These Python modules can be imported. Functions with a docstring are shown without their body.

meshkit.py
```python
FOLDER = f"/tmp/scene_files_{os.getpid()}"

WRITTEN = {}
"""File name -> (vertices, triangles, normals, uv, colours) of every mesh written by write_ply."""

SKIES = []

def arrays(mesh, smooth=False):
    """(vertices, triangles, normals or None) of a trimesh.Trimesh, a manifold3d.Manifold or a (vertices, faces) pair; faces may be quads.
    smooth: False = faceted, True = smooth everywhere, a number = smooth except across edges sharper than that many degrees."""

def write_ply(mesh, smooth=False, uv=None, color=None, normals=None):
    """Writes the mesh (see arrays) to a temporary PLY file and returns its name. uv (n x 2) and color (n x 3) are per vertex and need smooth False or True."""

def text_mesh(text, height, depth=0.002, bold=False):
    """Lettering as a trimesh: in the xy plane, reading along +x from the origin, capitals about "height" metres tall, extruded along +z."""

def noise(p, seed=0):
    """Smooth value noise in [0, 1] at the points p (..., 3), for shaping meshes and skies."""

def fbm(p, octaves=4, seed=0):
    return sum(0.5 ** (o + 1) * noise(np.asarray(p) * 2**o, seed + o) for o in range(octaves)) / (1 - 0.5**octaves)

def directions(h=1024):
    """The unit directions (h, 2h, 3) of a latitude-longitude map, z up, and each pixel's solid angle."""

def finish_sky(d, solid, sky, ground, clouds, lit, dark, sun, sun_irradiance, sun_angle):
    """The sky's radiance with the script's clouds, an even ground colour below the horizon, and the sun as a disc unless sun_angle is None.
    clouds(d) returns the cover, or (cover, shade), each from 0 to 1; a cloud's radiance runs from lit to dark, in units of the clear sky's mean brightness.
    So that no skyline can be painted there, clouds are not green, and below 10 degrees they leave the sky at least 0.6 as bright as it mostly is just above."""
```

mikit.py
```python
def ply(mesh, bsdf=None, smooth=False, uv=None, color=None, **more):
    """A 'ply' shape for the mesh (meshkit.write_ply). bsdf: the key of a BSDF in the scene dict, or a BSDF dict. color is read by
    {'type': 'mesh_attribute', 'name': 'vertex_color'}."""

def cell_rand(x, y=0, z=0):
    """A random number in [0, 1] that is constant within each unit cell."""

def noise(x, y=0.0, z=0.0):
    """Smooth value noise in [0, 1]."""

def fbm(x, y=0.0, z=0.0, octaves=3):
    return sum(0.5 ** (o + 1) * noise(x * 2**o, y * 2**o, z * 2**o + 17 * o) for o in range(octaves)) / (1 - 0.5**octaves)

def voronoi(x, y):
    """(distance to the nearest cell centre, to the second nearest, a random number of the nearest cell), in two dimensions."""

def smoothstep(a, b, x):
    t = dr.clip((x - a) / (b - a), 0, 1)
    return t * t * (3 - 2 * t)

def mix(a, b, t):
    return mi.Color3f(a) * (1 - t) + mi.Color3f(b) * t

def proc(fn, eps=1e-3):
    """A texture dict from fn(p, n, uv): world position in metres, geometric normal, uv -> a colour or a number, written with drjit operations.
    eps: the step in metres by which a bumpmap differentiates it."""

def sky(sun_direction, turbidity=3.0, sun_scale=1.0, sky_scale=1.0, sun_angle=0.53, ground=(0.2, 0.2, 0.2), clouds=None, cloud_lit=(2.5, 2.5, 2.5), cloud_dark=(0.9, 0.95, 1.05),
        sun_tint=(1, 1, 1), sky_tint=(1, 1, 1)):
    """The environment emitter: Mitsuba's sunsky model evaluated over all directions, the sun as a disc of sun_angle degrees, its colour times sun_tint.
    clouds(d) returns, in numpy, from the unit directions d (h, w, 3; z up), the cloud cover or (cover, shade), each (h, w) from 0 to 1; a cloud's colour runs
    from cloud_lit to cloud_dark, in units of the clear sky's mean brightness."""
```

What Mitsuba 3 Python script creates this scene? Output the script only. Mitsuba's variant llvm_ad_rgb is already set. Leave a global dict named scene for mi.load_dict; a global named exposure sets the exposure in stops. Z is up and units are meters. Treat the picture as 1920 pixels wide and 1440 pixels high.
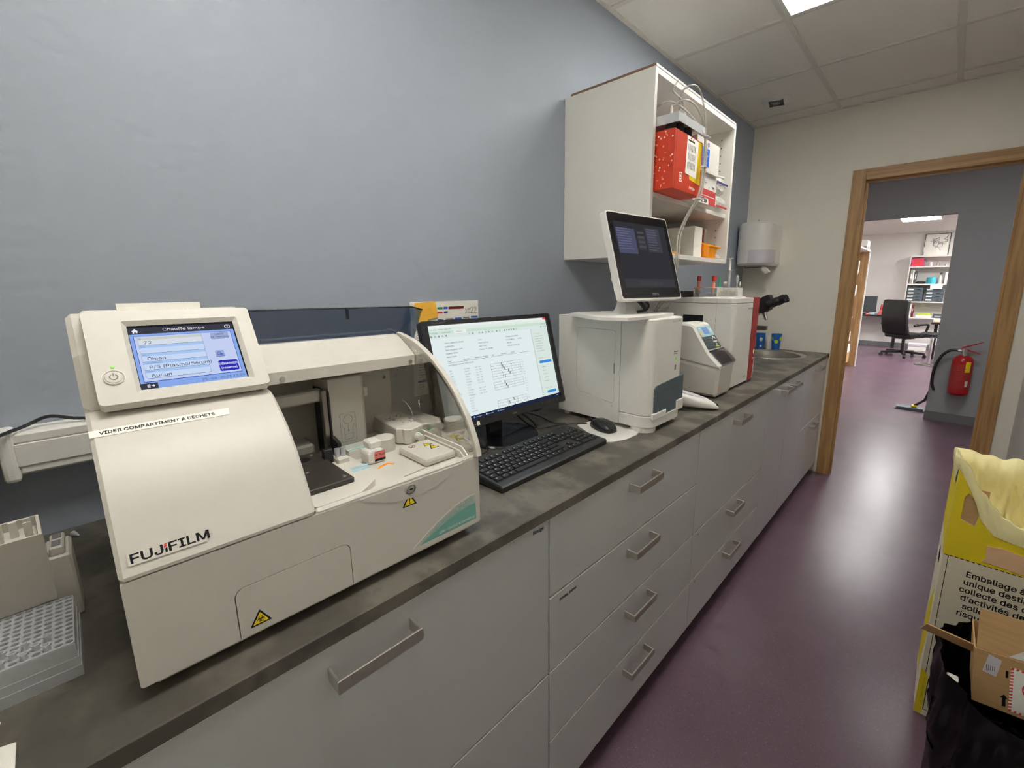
import math, random
import numpy as np, trimesh, shapely
import shapely.geometry as sg
from shapely import affinity
import drjit as dr
import mitsuba as mi
import mikit, meshkit

T = mi.ScalarTransform4f
rng = random.Random(7)
scene, labels = {}, {}

# ------------------------------------------------------------------ camera, light, exposure
CAM = (-0.6437, -1.2329, 1.3784)
_yaw, _pitch, _roll = 0.7352, -0.1906, 0.0015
_f = np.array([math.cos(_yaw) * math.cos(_pitch), math.sin(_yaw) * math.cos(_pitch), math.sin(_pitch)])
_r = np.array([math.sin(_yaw), -math.cos(_yaw), 0.0])
_u = np.cross(_r, _f)
_up = math.cos(_roll) * _u - math.sin(_roll) * _r
scene['camera'] = dict(type='perspective', fov=2 * math.degrees(math.atan(960 / 812.44)), fov_axis='x', near_clip=0.02, far_clip=60.0,
                       principal_point_offset_x=-72.43 / 1920, principal_point_offset_y=26.82 / 1440,
                       to_world=T().look_at(list(CAM), list(np.array(CAM) + _f), list(_up)))
exposure = 0.54
PANEL = (12.4, 12.1, 11.3)        # ceiling panels of the lab, slightly warm white
PANEL_FILL = (52.0, 51.5, 51.0)
PANEL_MID = (23.0, 22.8, 22.6)      # the two that the floor mirrors
PANEL_HALL = (13.0, 12.9, 12.7)     # corridor, just behind the end wall       # the far ones: unseen row added to fill the office, cooler
GRID = 0.5777                      # ceiling tile pitch
GX, GY, HC = 1.6623, -0.5473, 2.535
XL, XE, YR = -0.785, 2.991, -1.613  # short left wall, end wall, right wall
ZC = 0.9056                        # worktop


# ------------------------------------------------------------------ helpers
def lin(h):
    if isinstance(h, str):
        h = [int(h[i:i + 2], 16) / 255 for i in (0, 2, 4)]
    return [x / 12.92 if x <= 0.04045 else ((x + 0.055) / 1.055) ** 2.4 for x in h]


def rgb(c):
    return {'type': 'rgb', 'value': [float(x) for x in c]}


def mat(name, color, rough=0.5, metal=0.0, spec=0.5, bump=None, two=False, **kw):
    d = {'type': 'principled', 'base_color': color if isinstance(color, dict) else rgb(lin(color)), 'roughness': rough, 'metallic': metal, 'specular': spec, **kw}
    if bump:
        d = {'type': 'bumpmap', 'arbitrary': mikit.proc(bump[0], bump[2]), 'scale': bump[1], 'bsdf': d}
    if two:
        d = {'type': 'twosided', 'bsdf': d}
    scene['mat_' + name] = d
    return 'mat_' + name


def matte(name, color):
    scene['mat_' + name] = {'type': 'twosided', 'bsdf': {'type': 'diffuse', 'reflectance': color if isinstance(color, dict) else rgb(lin(color))}}
    return 'mat_' + name


def cat(*ms):
    return trimesh.util.concatenate([m for m in ms if m is not None])


def key(name, parent=None):
    base = f'{parent}__{name}' if parent else name
    k, i = base, 0
    while k in scene or k in labels or any(s.startswith(k + '__') for s in ()):
        i += 1
        k = f'{base}_{i:03d}'
    return k


def thing(name, label, category, group=None):
    k = key(name)
    labels[k] = {'label': label, 'category': category}
    if group:
        labels[k]['group'] = group
    return k


def add(name, mesh, m, parent=None, label=None, smooth=False, kind=None, cat_=None, group=None, **more):
    k = key(name, parent)
    scene[k] = mesh if isinstance(mesh, dict) else mikit.ply(mesh, m, smooth=smooth, **more)
    e = {a: b for a, b in dict(label=label, kind=kind, category=cat_, group=group).items() if b}
    if e:
        labels[k] = e
    return k


def struct(name, mesh, m, label=None, smooth=False):
    return add(name, mesh, m, kind='structure', label=label, smooth=smooth)


def copy(k_from, name, parent, M):
    k = key(name, parent)
    scene[k] = {**scene[k_from], 'to_world': M}
    return k


def box(x0, x1, y0, y1, z0, z1):
    b = trimesh.creation.box((abs(x1 - x0), abs(y1 - y0), abs(z1 - z0)))
    b.apply_translation(((x0 + x1) / 2, (y0 + y1) / 2, (z0 + z1) / 2))
    return b


def hull(pts):
    h = trimesh.convex.convex_hull(np.asarray(pts, float))
    return trimesh.Trimesh(h.vertices, h.faces, process=False)


_oct = np.array([[math.cos(a) * math.cos(b), math.sin(a) * math.cos(b), math.sin(b)] for b in (0, math.pi / 4, math.pi / 2) for a in ((0, math.pi / 4, math.pi / 2) if b < 1.5 else (0,))])


def rbox(x0, x1, y0, y1, z0, z1, r=0.003, fine=False):
    """A box with rounded edges: the hull of an eighth of a sphere at each corner."""
    (x0, x1), (y0, y1), (z0, z1) = sorted((x0, x1)), sorted((y0, y1)), sorted((z0, z1))
    r = min(r, (x1 - x0) / 2.01, (y1 - y0) / 2.01, (z1 - z0) / 2.01)
    o = _oct if r > 0.004 or fine else np.array([[1, 0, 0], [0, 1, 0], [0, 0, 1.0]])
    pts = []
    for sx in (-1, 1):
        for sy in (-1, 1):
            for sz in (-1, 1):
                c = np.array([x1 - r if sx > 0 else x0 + r, y1 - r if sy > 0 else y0 + r, z1 - r if sz > 0 else z0 + r])
                pts.append(c + o * r * np.array([sx, sy, sz]))
    return hull(np.vstack(pts))


def rect(x0, y0, x1, y1, r=0.0):
    p = sg.box(min(x0, x1), min(y0, y1), max(x0, x1), max(y0, y1))
    return p.buffer(-r).buffer(r, quad_segs=5) if r else p


AX = {'x': ([0, 1, 0], [0, 0, 1], [1, 0, 0]), 'y': ([1, 0, 0], [0, 0, 1], [0, 1, 0]), 'z': ([1, 0, 0], [0, 1, 0], [0, 0, 1])}


def orient(m):
    if m.volume < 0:
        m.invert()
    return m


def place(m, O, ex, ey, ez=None):
    ex, ey = np.asarray(ex, float), np.asarray(ey, float)
    ez = np.cross(ex, ey) if ez is None else np.asarray(ez, float)
    v = np.asarray(O, float) + m.vertices[:, :1] * ex + m.vertices[:, 1:2] * ey + m.vertices[:, 2:] * ez
    f = m.faces if np.dot(np.cross(ex, ey), ez) > 0 else m.faces[:, ::-1]
    return trimesh.Trimesh(v, f, process=False)


def ext(poly, h):
    geoms = [g for g in getattr(poly, 'geoms', [poly]) if g.area > 1e-12]
    return cat(*[trimesh.creation.extrude_polygon(g, h, engine='earcut') for g in geoms])


def prism(poly, axis, a, b):
    """Extrudes a polygon (points or shapely) along an axis from a to b. x: (y, z); y: (x, z); z: (x, y)."""
    if not hasattr(poly, 'area'):
        poly = sg.Polygon(poly)
    if not poly.is_valid:
        poly = poly.buffer(0)
    ex, ey, ez = (np.array(v, float) for v in AX[axis])
    return place(ext(poly, abs(b - a)), ez * min(a, b), ex, ey, ez)


def bprism(pts, axis, a, b, bev):
    """A prism with bevelled rims; pts a simple counter-clockwise or clockwise loop."""
    p = np.asarray(pts, float)
    if sg.Polygon(p).exterior.is_ccw is False:
        p = p[::-1]
    e = np.roll(p, -1, 0) - p
    e /= np.linalg.norm(e, axis=1, keepdims=True)
    n = np.stack([-e[:, 1], e[:, 0]], 1)          # inward
    m = n + np.roll(n, 1, 0)
    m /= np.maximum((m * n).sum(1, keepdims=True), 0.3)
    q = p + m * bev
    a, b = min(a, b), max(a, b)
    rings = [(q, a), (p, a + bev), (p, b - bev), (q, b)]
    ex, ey, ez = (np.array(v, float) for v in AX[axis])
    N = len(p)
    V = np.vstack([np.outer(r[:, 0], ex) + np.outer(r[:, 1], ey) + ez * w for r, w in rings])
    F = []
    for k in range(3):
        for i in range(N):
            j = (i + 1) % N
            F += [[k * N + i, k * N + j, (k + 1) * N + j], [k * N + i, (k + 1) * N + j, (k + 1) * N + i]]
    tv, tf = trimesh.creation.triangulate_polygon(sg.Polygon(q), engine='earcut')
    idx = [int(np.argmin(((q - t) ** 2).sum(1))) for t in tv]
    for t in tf:
        t = [idx[i] for i in t]
        F += [[t[0], t[2], t[1]], [3 * N + t[0], 3 * N + t[1], 3 * N + t[2]]]
    return orient(trimesh.Trimesh(V, np.array(F), process=False))


def cyl(p0, p1, r, r1=None, n=24, cap=True):
    p0, p1 = np.asarray(p0, float), np.asarray(p1, float)
    return lathe([(0, 0), (r, 0), (r if r1 is None else r1, np.linalg.norm(p1 - p0)), (0, np.linalg.norm(p1 - p0))] if cap else [(r, 0), (r if r1 is None else r1, np.linalg.norm(p1 - p0))], p0, p1 - p0, n)


def lathe(profile, O, axis=(0, 0, 1), n=28):
    """Revolves (radius, height) points about an axis through O."""
    m = trimesh.creation.revolve(np.asarray(profile, float), sections=n)
    az = np.asarray(axis, float) / np.linalg.norm(axis)
    ax = np.cross([0, 1, 0] if abs(az[1]) < 0.9 else [1, 0, 0], az)
    ax /= np.linalg.norm(ax)
    return orient(place(m, O, ax, np.cross(az, ax), az))


def spline(pts, n=8):
    p = np.asarray(pts, float)
    p = np.vstack([2 * p[0] - p[1], p, 2 * p[-1] - p[-2]])
    out = []
    for i in range(1, len(p) - 2):
        for t in np.linspace(0, 1, n, endpoint=False):
            a, b, c, d = p[i - 1:i + 3]
            out.append(0.5 * ((2 * b) + (c - a) * t + (2 * a - 5 * b + 4 * c - d) * t * t + (3 * b - a - 3 * c + d) * t ** 3))
    out.append(p[-2])
    return np.array(out)


def tube(pts, r, sides=8, curve=True, n=8):
    p = spline(pts, n) if curve else np.asarray(pts, float)
    t = np.gradient(p, axis=0)
    t /= np.linalg.norm(t, axis=1, keepdims=True) + 1e-12
    a = np.cross(t[0], [0, 0, 1] if abs(t[0][2]) < 0.9 else [1, 0, 0])
    A = []
    for k in range(len(p)):
        a = a - t[k] * (a @ t[k])
        a /= np.linalg.norm(a)
        A.append(a)
    A = np.array(A)
    B = np.cross(t, A)
    ang = np.arange(sides) * 2 * math.pi / sides
    R = np.broadcast_to(np.asarray(r, float), (len(p),))
    V = (p[:, None] + R[:, None, None] * (np.cos(ang)[None, :, None] * A[:, None] + np.sin(ang)[None, :, None] * B[:, None])).reshape(-1, 3)
    F = []
    for k in range(len(p) - 1):
        for i in range(sides):
            j = (i + 1) % sides
            F += [[k * sides + i, k * sides + j, (k + 1) * sides + j], [k * sides + i, (k + 1) * sides + j, (k + 1) * sides + i]]
    V = np.vstack([V, p[0], p[-1]])
    c0, c1, L0 = len(V) - 2, len(V) - 1, (len(p) - 1) * sides
    for i in range(sides):
        j = (i + 1) % sides
        F += [[c0, j, i], [c1, L0 + i, L0 + j]]
    return orient(trimesh.Trimesh(V, np.array(F), process=False))


class Frame:
    """A flat local frame: u to the right, v up, w out of the surface."""

    def __init__(s, O, ex=(1, 0, 0), ey=(0, 0, 1)):
        s.O = np.asarray(O, float)
        s.ex = np.asarray(ex, float) / np.linalg.norm(ex)
        ey = np.asarray(ey, float)
        ey = ey - s.ex * (ey @ s.ex)
        s.ey = ey / np.linalg.norm(ey)
        s.n = np.cross(s.ex, s.ey)

    def pt(s, u, v, w=0.0):
        return s.O + u * s.ex + v * s.ey + w * s.n

    def put(s, mesh):
        return place(mesh, s.O, s.ex, s.ey, s.n)

    def flat(s, poly, w=0.0, h=0.0004):
        if not hasattr(poly, 'area'):
            poly = sg.Polygon(poly)
        m = ext(poly, h)
        m.apply_translation((0, 0, w))
        return s.put(m)

    def text(s, txt, height, u, v, w=0.0, h=0.0003, bold=False, stretch=1.0, align='l', shear=0.0, rot=0.0):
        m = meshkit.text_mesh(txt, height, h, bold)
        m.vertices[:, 0] += shear * m.vertices[:, 1]
        m.vertices[:, 0] *= stretch
        if align != 'l':
            m.vertices[:, 0] -= (m.bounds[0][0] + m.bounds[1][0]) / 2 if align == 'c' else m.bounds[1][0]
        if rot:
            c, q = math.cos(rot), math.sin(rot)
            m.vertices = m.vertices @ np.array([[c, q, 0], [-q, c, 0], [0, 0, 1]])
        m.apply_translation((u, v, w))
        return s.put(m)


def circle(x, y, r, n=8):
    return sg.Point(x, y).buffer(r, quad_segs=n)


def ring_poly(x, y, r, w, n=8):
    return circle(x, y, r, n).difference(circle(x, y, r - w, n))


def stroke(pts, w):
    return sg.LineString(pts).buffer(w / 2, cap_style='flat', join_style='mitre')


def glow(name, parent, items, gain, label=None):
    """A lit display: one emitting mesh; items are (mesh, colour)."""
    ms, cs = [], []
    for m, c in items:
        ms.append(m)
        cs.append(np.tile(np.array(lin(c)) * gain, (len(m.vertices), 1)))
    m = cat(*ms)
    d = mikit.ply(m, 'mat_screen_black', color=np.vstack(cs))
    d['emitter'] = {'type': 'area', 'radiance': {'type': 'mesh_attribute', 'name': 'vertex_color'}}
    return add(name, d, None, parent, label=label)


def warn_triangle(fr, u, v, s, parent, sign='!'):
    """A yellow warning sticker, s its side."""
    tri = sg.Polygon([(u - s / 2, v), (u + s / 2, v), (u, v + s * 0.87)])
    k = add('warning_sticker', fr.flat(tri.buffer(s * 0.03), 0, 0.0003), 'mat_ink', parent, label='yellow and black warning sticker')
    add('yellow_field', fr.flat(tri.buffer(-s * 0.055), 0.0003, 0.0001), 'mat_sign_yellow', k)
    c = (u, v + s * 0.29)
    if sign == '!':
        p = sg.Polygon([(c[0] - s * .05, c[1] + s * .27), (c[0] + s * .05, c[1] + s * .27), (c[0] + s * .025, c[1] - s * .02), (c[0] - s * .025, c[1] - s * .02)]).union(circle(c[0], c[1] - s * .12, s * .045))
    else:
        p = sg.Polygon()
        for a in (90, 210, 330):
            x, y = c[0] + s * .1 * math.cos(math.radians(a)), c[1] + s * .1 * math.sin(math.radians(a))
            p = p.union(ring_poly(x, y, s * .12, s * .035).difference(circle(c[0] + s * .25 * math.cos(math.radians(a)), c[1] + s * .25 * math.sin(math.radians(a)), s * .07)))
        p = p.union(ring_poly(c[0], c[1], s * .11, s * .025))
    add('symbol', fr.flat(p, 0.0004, 0.0001), 'mat_ink', k)
    return k


# ------------------------------------------------------------------ materials
def f_floor(p, n, uv):
    a = mikit.noise(p.x * 420, p.y * 420, 3.0)
    b = mikit.noise(p.x * 300 + 50, p.y * 300, 9.0)
    c = mikit.mix(lin('56434f'), lin('5f4b57'), mikit.fbm(p.x * 6, p.y * 6, 1.0))
    c = mikit.mix(c, lin('8d7488'), mikit.smoothstep(0.84, 0.92, a) * 0.3)
    return mikit.mix(c, lin('3d2838'), mikit.smoothstep(0.84, 0.92, b) * 0.35)


def f_counter(p, n, uv):
    a = mikit.fbm(p.x * 16, p.y * 11, p.z * 11, octaves=5)
    b = mikit.fbm(p.x * 55 + 9, p.y * 48, p.z * 48, octaves=4)
    c = mikit.mix(lin('4a4741'), lin('625e56'), mikit.smoothstep(0.34, 0.68, a))
    return mikit.mix(c, lin('3f3b36'), mikit.smoothstep(0.5, 0.75, b) * 0.35)


def f_wood_up(p, n, uv):
    g = mikit.fbm(p.x * 70, p.y * 70, p.z * 3.0, octaves=4)
    return mikit.mix(lin('94714a'), lin('ac875a'), mikit.smoothstep(0.3, 0.7, g))


def f_wood_across(p, n, uv):
    g = mikit.fbm(p.x * 70, p.y * 3.0, p.z * 70, octaves=4)
    return mikit.mix(lin('94714a'), lin('ac875a'), mikit.smoothstep(0.3, 0.7, g))


def f_card(p, n, uv):
    return mikit.mix(lin('a8865c'), lin('b9976b'), mikit.fbm(p.x * 25, p.y * 25, p.z * 160, octaves=3))


def f_peel(p, n, uv):
    return mikit.fbm(p.x * 70, p.y * 70, p.z * 70, octaves=2)


mat('paint_blue', '99a1ad', 0.55, spec=0.35, bump=(f_peel, 0.0012, 2e-3))
matte('paint_cream', 'dedacf')
matte('paint_white', 'dddad6')
matte('paint_right', 'd0cfcb')
matte('paint_grey', '95979b')
matte('base_grey', '6f7072')
matte('tile', 'e0ddd6')
matte('screen_black', '0b0b0c')
matte('grid', 'd0cdc6')
mat('floor', mikit.proc(f_floor), 0.28, spec=0.5)
mat('counter', mikit.proc(f_counter), 0.42, spec=0.45)
mat('wood', mikit.proc(f_wood_up), 0.45, spec=0.4)
mat('wood_across', mikit.proc(f_wood_across), 0.45, spec=0.4)
mat('card', mikit.proc(f_card), 0.8, spec=0.2)
mat('front_grey', 'b3b5b5', 0.2, spec=0.85)
mat('edge_white', 'dcd9d0', 0.4)
mat('carcass', 'cfcdc6', 0.5)
mat('plinth', '55544f', 0.5)
mat('steel', 'c8c4bc', 0.33, metal=0.92)
mat('steel_dark', '8d8780', 0.3, metal=1.0)
mat('chrome', 'd8d8d6', 0.12, metal=1.0)
mat('ivory', 'c6c2ba', 0.42, spec=0.45)
mat('ivory_grey', 'a39f96', 0.5)
mat('ivory_dark', '96908a', 0.5)
mat('white_plastic', 'dad8d2', 0.35)
mat('white_gloss', 'dddbd6', 0.2)
mat('white_melamine', 'dad8d2', 0.38)
mat('black', '17171a', 0.5)
mat('black_gloss', '0d0d10', 0.15)
mat('black_satin', '1d1d20', 0.35)
mat('anthracite', '3e4448', 0.4)
mat('slate', '4d5960', 0.35)
mat('ink', '15151a', 0.6, spec=0.2)
mat('ink_grey', '77787a', 0.6, spec=0.2)
mat('paper', 'f0eee6', 0.7, spec=0.2)
mat('sign_yellow', 'e8c81c', 0.5)
mat('red', 'c02a22', 0.4)
mat('red_box', 'c43a22', 0.5)
mat('red_dark', '9c2f2c', 0.35)
mat('crimson', 'c24a49', 0.5)
mat('maroon', '6b1418', 0.5)
mat('print_red', 'cf3b3b', 0.6)
mat('pale_red', 'ee8f76', 0.6)
mat('orange', 'f59a16', 0.4)
mat('teal', '6fa79c', 0.5)
mat('green', '2f9468', 0.5)
mat('green_led', '7ee03a', 0.4)
mat('blue_print', '2f5fc4', 0.5)
mat('blue_cup', '1f5fa8', 0.35)
mat('lime', 'b4c43c', 0.4)
mat('violet', '4a3f86', 0.5)
mat('pink', 'cf2f66', 0.5)
mat('cyan', '35a3b4', 0.5)
mat('lilac_grey', 'c9c5cc', 0.25)
mat('sky_panel', '9cc0cc', 0.4)
mat('lcd_blue', '6f8fc8', 0.3)
mat('post_it', 'f7bd43', 0.7)
mat('card_print_yellow', 'd6c21e', 0.6)
mat('card_print_white', 'cfc8b4', 0.7)
mat('pink_card', 'd6b08c', 0.8)
mat('bag_black', '08080a', 0.33, spec=0.35, two=True)
mat('leather', '141614', 0.38)
mat('extinguisher_red', 'a31a1e', 0.25)
mat('bag_yellow', 'f0e7ae', 0.4, spec=0.4, two=True)
scene['mat_tinted_acrylic'] = {'type': 'thindielectric', 'int_ior': 1.49, 'specular_transmittance': rgb((0.10, 0.15, 0.24))}
scene['mat_smoked_acrylic'] = {'type': 'thindielectric', 'int_ior': 1.49, 'specular_transmittance': rgb((0.30, 0.30, 0.28))}
scene['mat_mirror_acrylic'] = {'type': 'blendbsdf', 'weight': 0.62, 'bsdf_0': {'type': 'thindielectric', 'int_ior': 1.49, 'specular_transmittance': rgb((0.30, 0.30, 0.28))}, 'bsdf_1': {'type': 'twosided', 'bsdf': {'type': 'conductor', 'material': 'none', 'specular_reflectance': rgb((0.75, 0.74, 0.70))}}}
scene['mat_grey_acrylic'] = {'type': 'thindielectric', 'int_ior': 1.49, 'specular_transmittance': rgb((0.62, 0.62, 0.62))}
mat('plate_black', '33302c', 0.38)
mat('label_red', 'cf6f69', 0.5)
mat('sheet_metal', 'b4b7ba', 0.45)
scene['mat_clear_acrylic'] = {'type': 'thindielectric', 'int_ior': 1.45, 'specular_transmittance': rgb((0.86, 0.88, 0.9))}
mat('tubing', 'e6e2d4', 0.2, spec_trans=0.6, eta=1.4)
scene['mat_tubing'] = {'type': 'blendbsdf', 'weight': 0.45, 'bsdf_0': {'type': 'thindielectric', 'int_ior': 1.4}, 'bsdf_1': {'type': 'principled', 'base_color': rgb(lin('ece8dc')), 'roughness': 0.25}}
scene['mat_frosted'] = {'type': 'blendbsdf', 'weight': 0.42, 'bsdf_0': {'type': 'thindielectric', 'int_ior': 1.45}, 'bsdf_1': {'type': 'twosided', 'bsdf': {'type': 'principled', 'base_color': rgb(lin('d9dce0')), 'roughness': 0.3}}}
scene['mat_film'] = {'type': 'blendbsdf', 'weight': 0.6, 'bsdf_0': {'type': 'thindielectric', 'int_ior': 1.4}, 'bsdf_1': {'type': 'twosided', 'bsdf': {'type': 'principled', 'base_color': rgb(lin('ecebe6')), 'roughness': 0.3}}}

# ------------------------------------------------------------------ the room
XD = 3.09                       # far side of the end wall
X2, X2B, XB = 5.312, 5.41, 12.2  # second wall and the back wall of the office beyond
YA, YB = -3.4, 1.3               # extent of the corridor and the office
struct('floor', box(XL - 0.1, XB + 0.1, YA, YB, -0.1, 0), 'mat_floor', 'dark purple speckled vinyl floor running through the doorway')
struct('wall_left', box(XL - 0.1, XE, 0, 0.1, 0, HC + 0.1), 'mat_paint_blue', 'blue grey painted wall behind the worktop')
struct('wall_front', box(XL - 0.1, XL, YR, 0, 0, HC + 0.1), 'mat_paint_cream')
struct('wall_right', box(XL - 0.1, XE, YR - 0.1, YR, 0, HC + 0.1), 'mat_paint_right')
dy0, dy0i, dy1i, dy1, dzi, dz = -0.66, -0.737, -1.467, -1.54, 2.064, 2.132
hole = sg.box(dy1i - 0.02, -1, dy0i + 0.02, dzi + 0.02)
struct('wall_back', prism(sg.box(YA, -0.1, YB, HC + 0.1).difference(hole), 'x', XE, XD), 'mat_paint_cream', 'cream wall with the doorway at the end of the worktop')
arch = [('x', XE - 0.014, XE)]
jl = cat(rbox(XE - 0.014, XE, dy0i, dy0, 0, dz, 0.002), box(XE - 0.002, XD + 0.01, dy0i, dy0i + 0.02, 0, dzi), box(XE + 0.035, XE + 0.055, dy0i - 0.012, dy0i, 0, dzi))
jr = cat(rbox(XE - 0.014, XE, dy1, dy1i, 0, dz, 0.002), box(XE - 0.002, XD + 0.01, dy1i - 0.02, dy1i, 0, dzi), box(XE + 0.035, XE + 0.055, dy1i, dy1i + 0.012, 0, dzi))
hd = cat(rbox(XE - 0.0135, XE, dy1i, dy0i, dzi, dz, 0.002), box(XE - 0.002, XD + 0.01, dy1i, dy0i, dzi, dzi + 0.02), box(XE + 0.035, XE + 0.055, dy1i, dy0i, dzi - 0.012, dzi))
labels['door_1'] = {'label': 'open doorway with an oak frame', 'kind': 'structure'}
add('jamb', jl, 'mat_wood', 'door_1')
add('jamb', jr, 'mat_wood', 'door_1')
add('head', hd, 'mat_wood_across', 'door_1')

# ceiling: every tile its own panel, hung in a grid
xs = [XL] + [GX + k * GRID for k in range(-4, 3)] + [XE]
ys = [YR] + [GY + k * GRID for k in (-1, 0)] + [0.0]
labels['ceiling'] = {'label': 'suspended ceiling of pale square tiles', 'kind': 'structure'}
bars = [box(XL, XE, y - 0.012, y + 0.012, HC - 0.001, HC + 0.02) for y in ys[1:-1]] + [box(x - 0.012, x + 0.012, YR, 0, HC - 0.0012, HC + 0.02) for x in xs[1:-1]]
bars += [box(XL, XE, -0.02, 0, HC - 0.0015, HC + 0.02), box(XE - 0.02, XE, YR, 0, HC - 0.0017, HC + 0.02), box(XL, XE, YR, YR + 0.02, HC - 0.0015, HC + 0.02)]
add('grid', cat(*bars), 'mat_grid', 'ceiling')
add('slab', box(XL - 0.1, XD, YR - 0.1, 0.1, HC + 0.05, HC + 0.1), 'mat_tile', 'ceiling')
panels = [(GX - GRID, GX), (GX - 4 * GRID, GX - 3 * GRID)]
for x0, x1 in zip(xs[:-1], xs[1:]):
    for y0, y1 in zip(ys[:-1], ys[1:]):
        if abs(y0 - ys[1]) < 1e-6 and any(abs(x0 - a) < 1e-6 for a, b in panels):
            continue
        add('tile', box(x0 + 0.006, x1 - 0.006, y0 + 0.006, y1 - 0.006, HC + 0.004, HC + 0.018), 'mat_tile', 'ceiling')


def light_panel(x0, x1, y0, y1, z, radiance, label, group=None):
    k = thing('ceiling_light', label, 'ceiling light', group)
    add('frame', prism(sg.box(x0, y0, x1, y1).difference(sg.box(x0 + 0.02, y0 + 0.02, x1 - 0.02, y1 - 0.02)), 'z', z - 0.004, z + 0.03), 'mat_white_plastic', k)
    d = mikit.ply(box(x0 + 0.02, x1 - 0.02, y0 + 0.02, y1 - 0.02, z - 0.001, z + 0.01), 'mat_white_plastic')
    d['emitter'] = {'type': 'area', 'radiance': rgb(radiance)}
    add('diffuser', d, None, k)


for (x0, x1), lb in zip(panels, ('square white light panel lit in the ceiling near the wall cabinet', 'square white light panel in the ceiling above the chemistry analyser')):
    light_panel(x0 + 0.005, x1 - 0.005, ys[1] + 0.005, ys[2] - 0.005, HC, PANEL, lb)

# beyond the doorway: corridor and office
struct('ceiling_corridor', box(XD, X2B, YA, YB, HC, HC + 0.1), 'mat_tile')
struct('ceiling_office', box(X2B, XB + 0.1, YA, YB, 2.56, 2.66), 'mat_tile')
op = sg.box(-1.205, -1, 0.35, 2.085)
struct('wall_corridor', prism(sg.box(YA, -0.1, YB, HC + 0.1).difference(op), 'x', X2, X2B), 'mat_paint_grey', 'grey wall with the fire extinguisher and an opening to the office')
struct('wall_office_end', box(XB, XB + 0.1, YA, YB, 0, 2.66), 'mat_paint_white', 'white wall at the far end of the office')
struct('wall_office_left', box(XD, XB, YB, YB + 0.1, 0, 2.66), 'mat_paint_white')
struct('wall_office_right', box(XD, XB, YA - 0.1, YA, 0, 2.66), 'mat_paint_white')
struct('baseboard_corridor', box(X2 - 0.012, X2, YA, -1.2, 0, 0.09), 'mat_base_grey')
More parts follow.
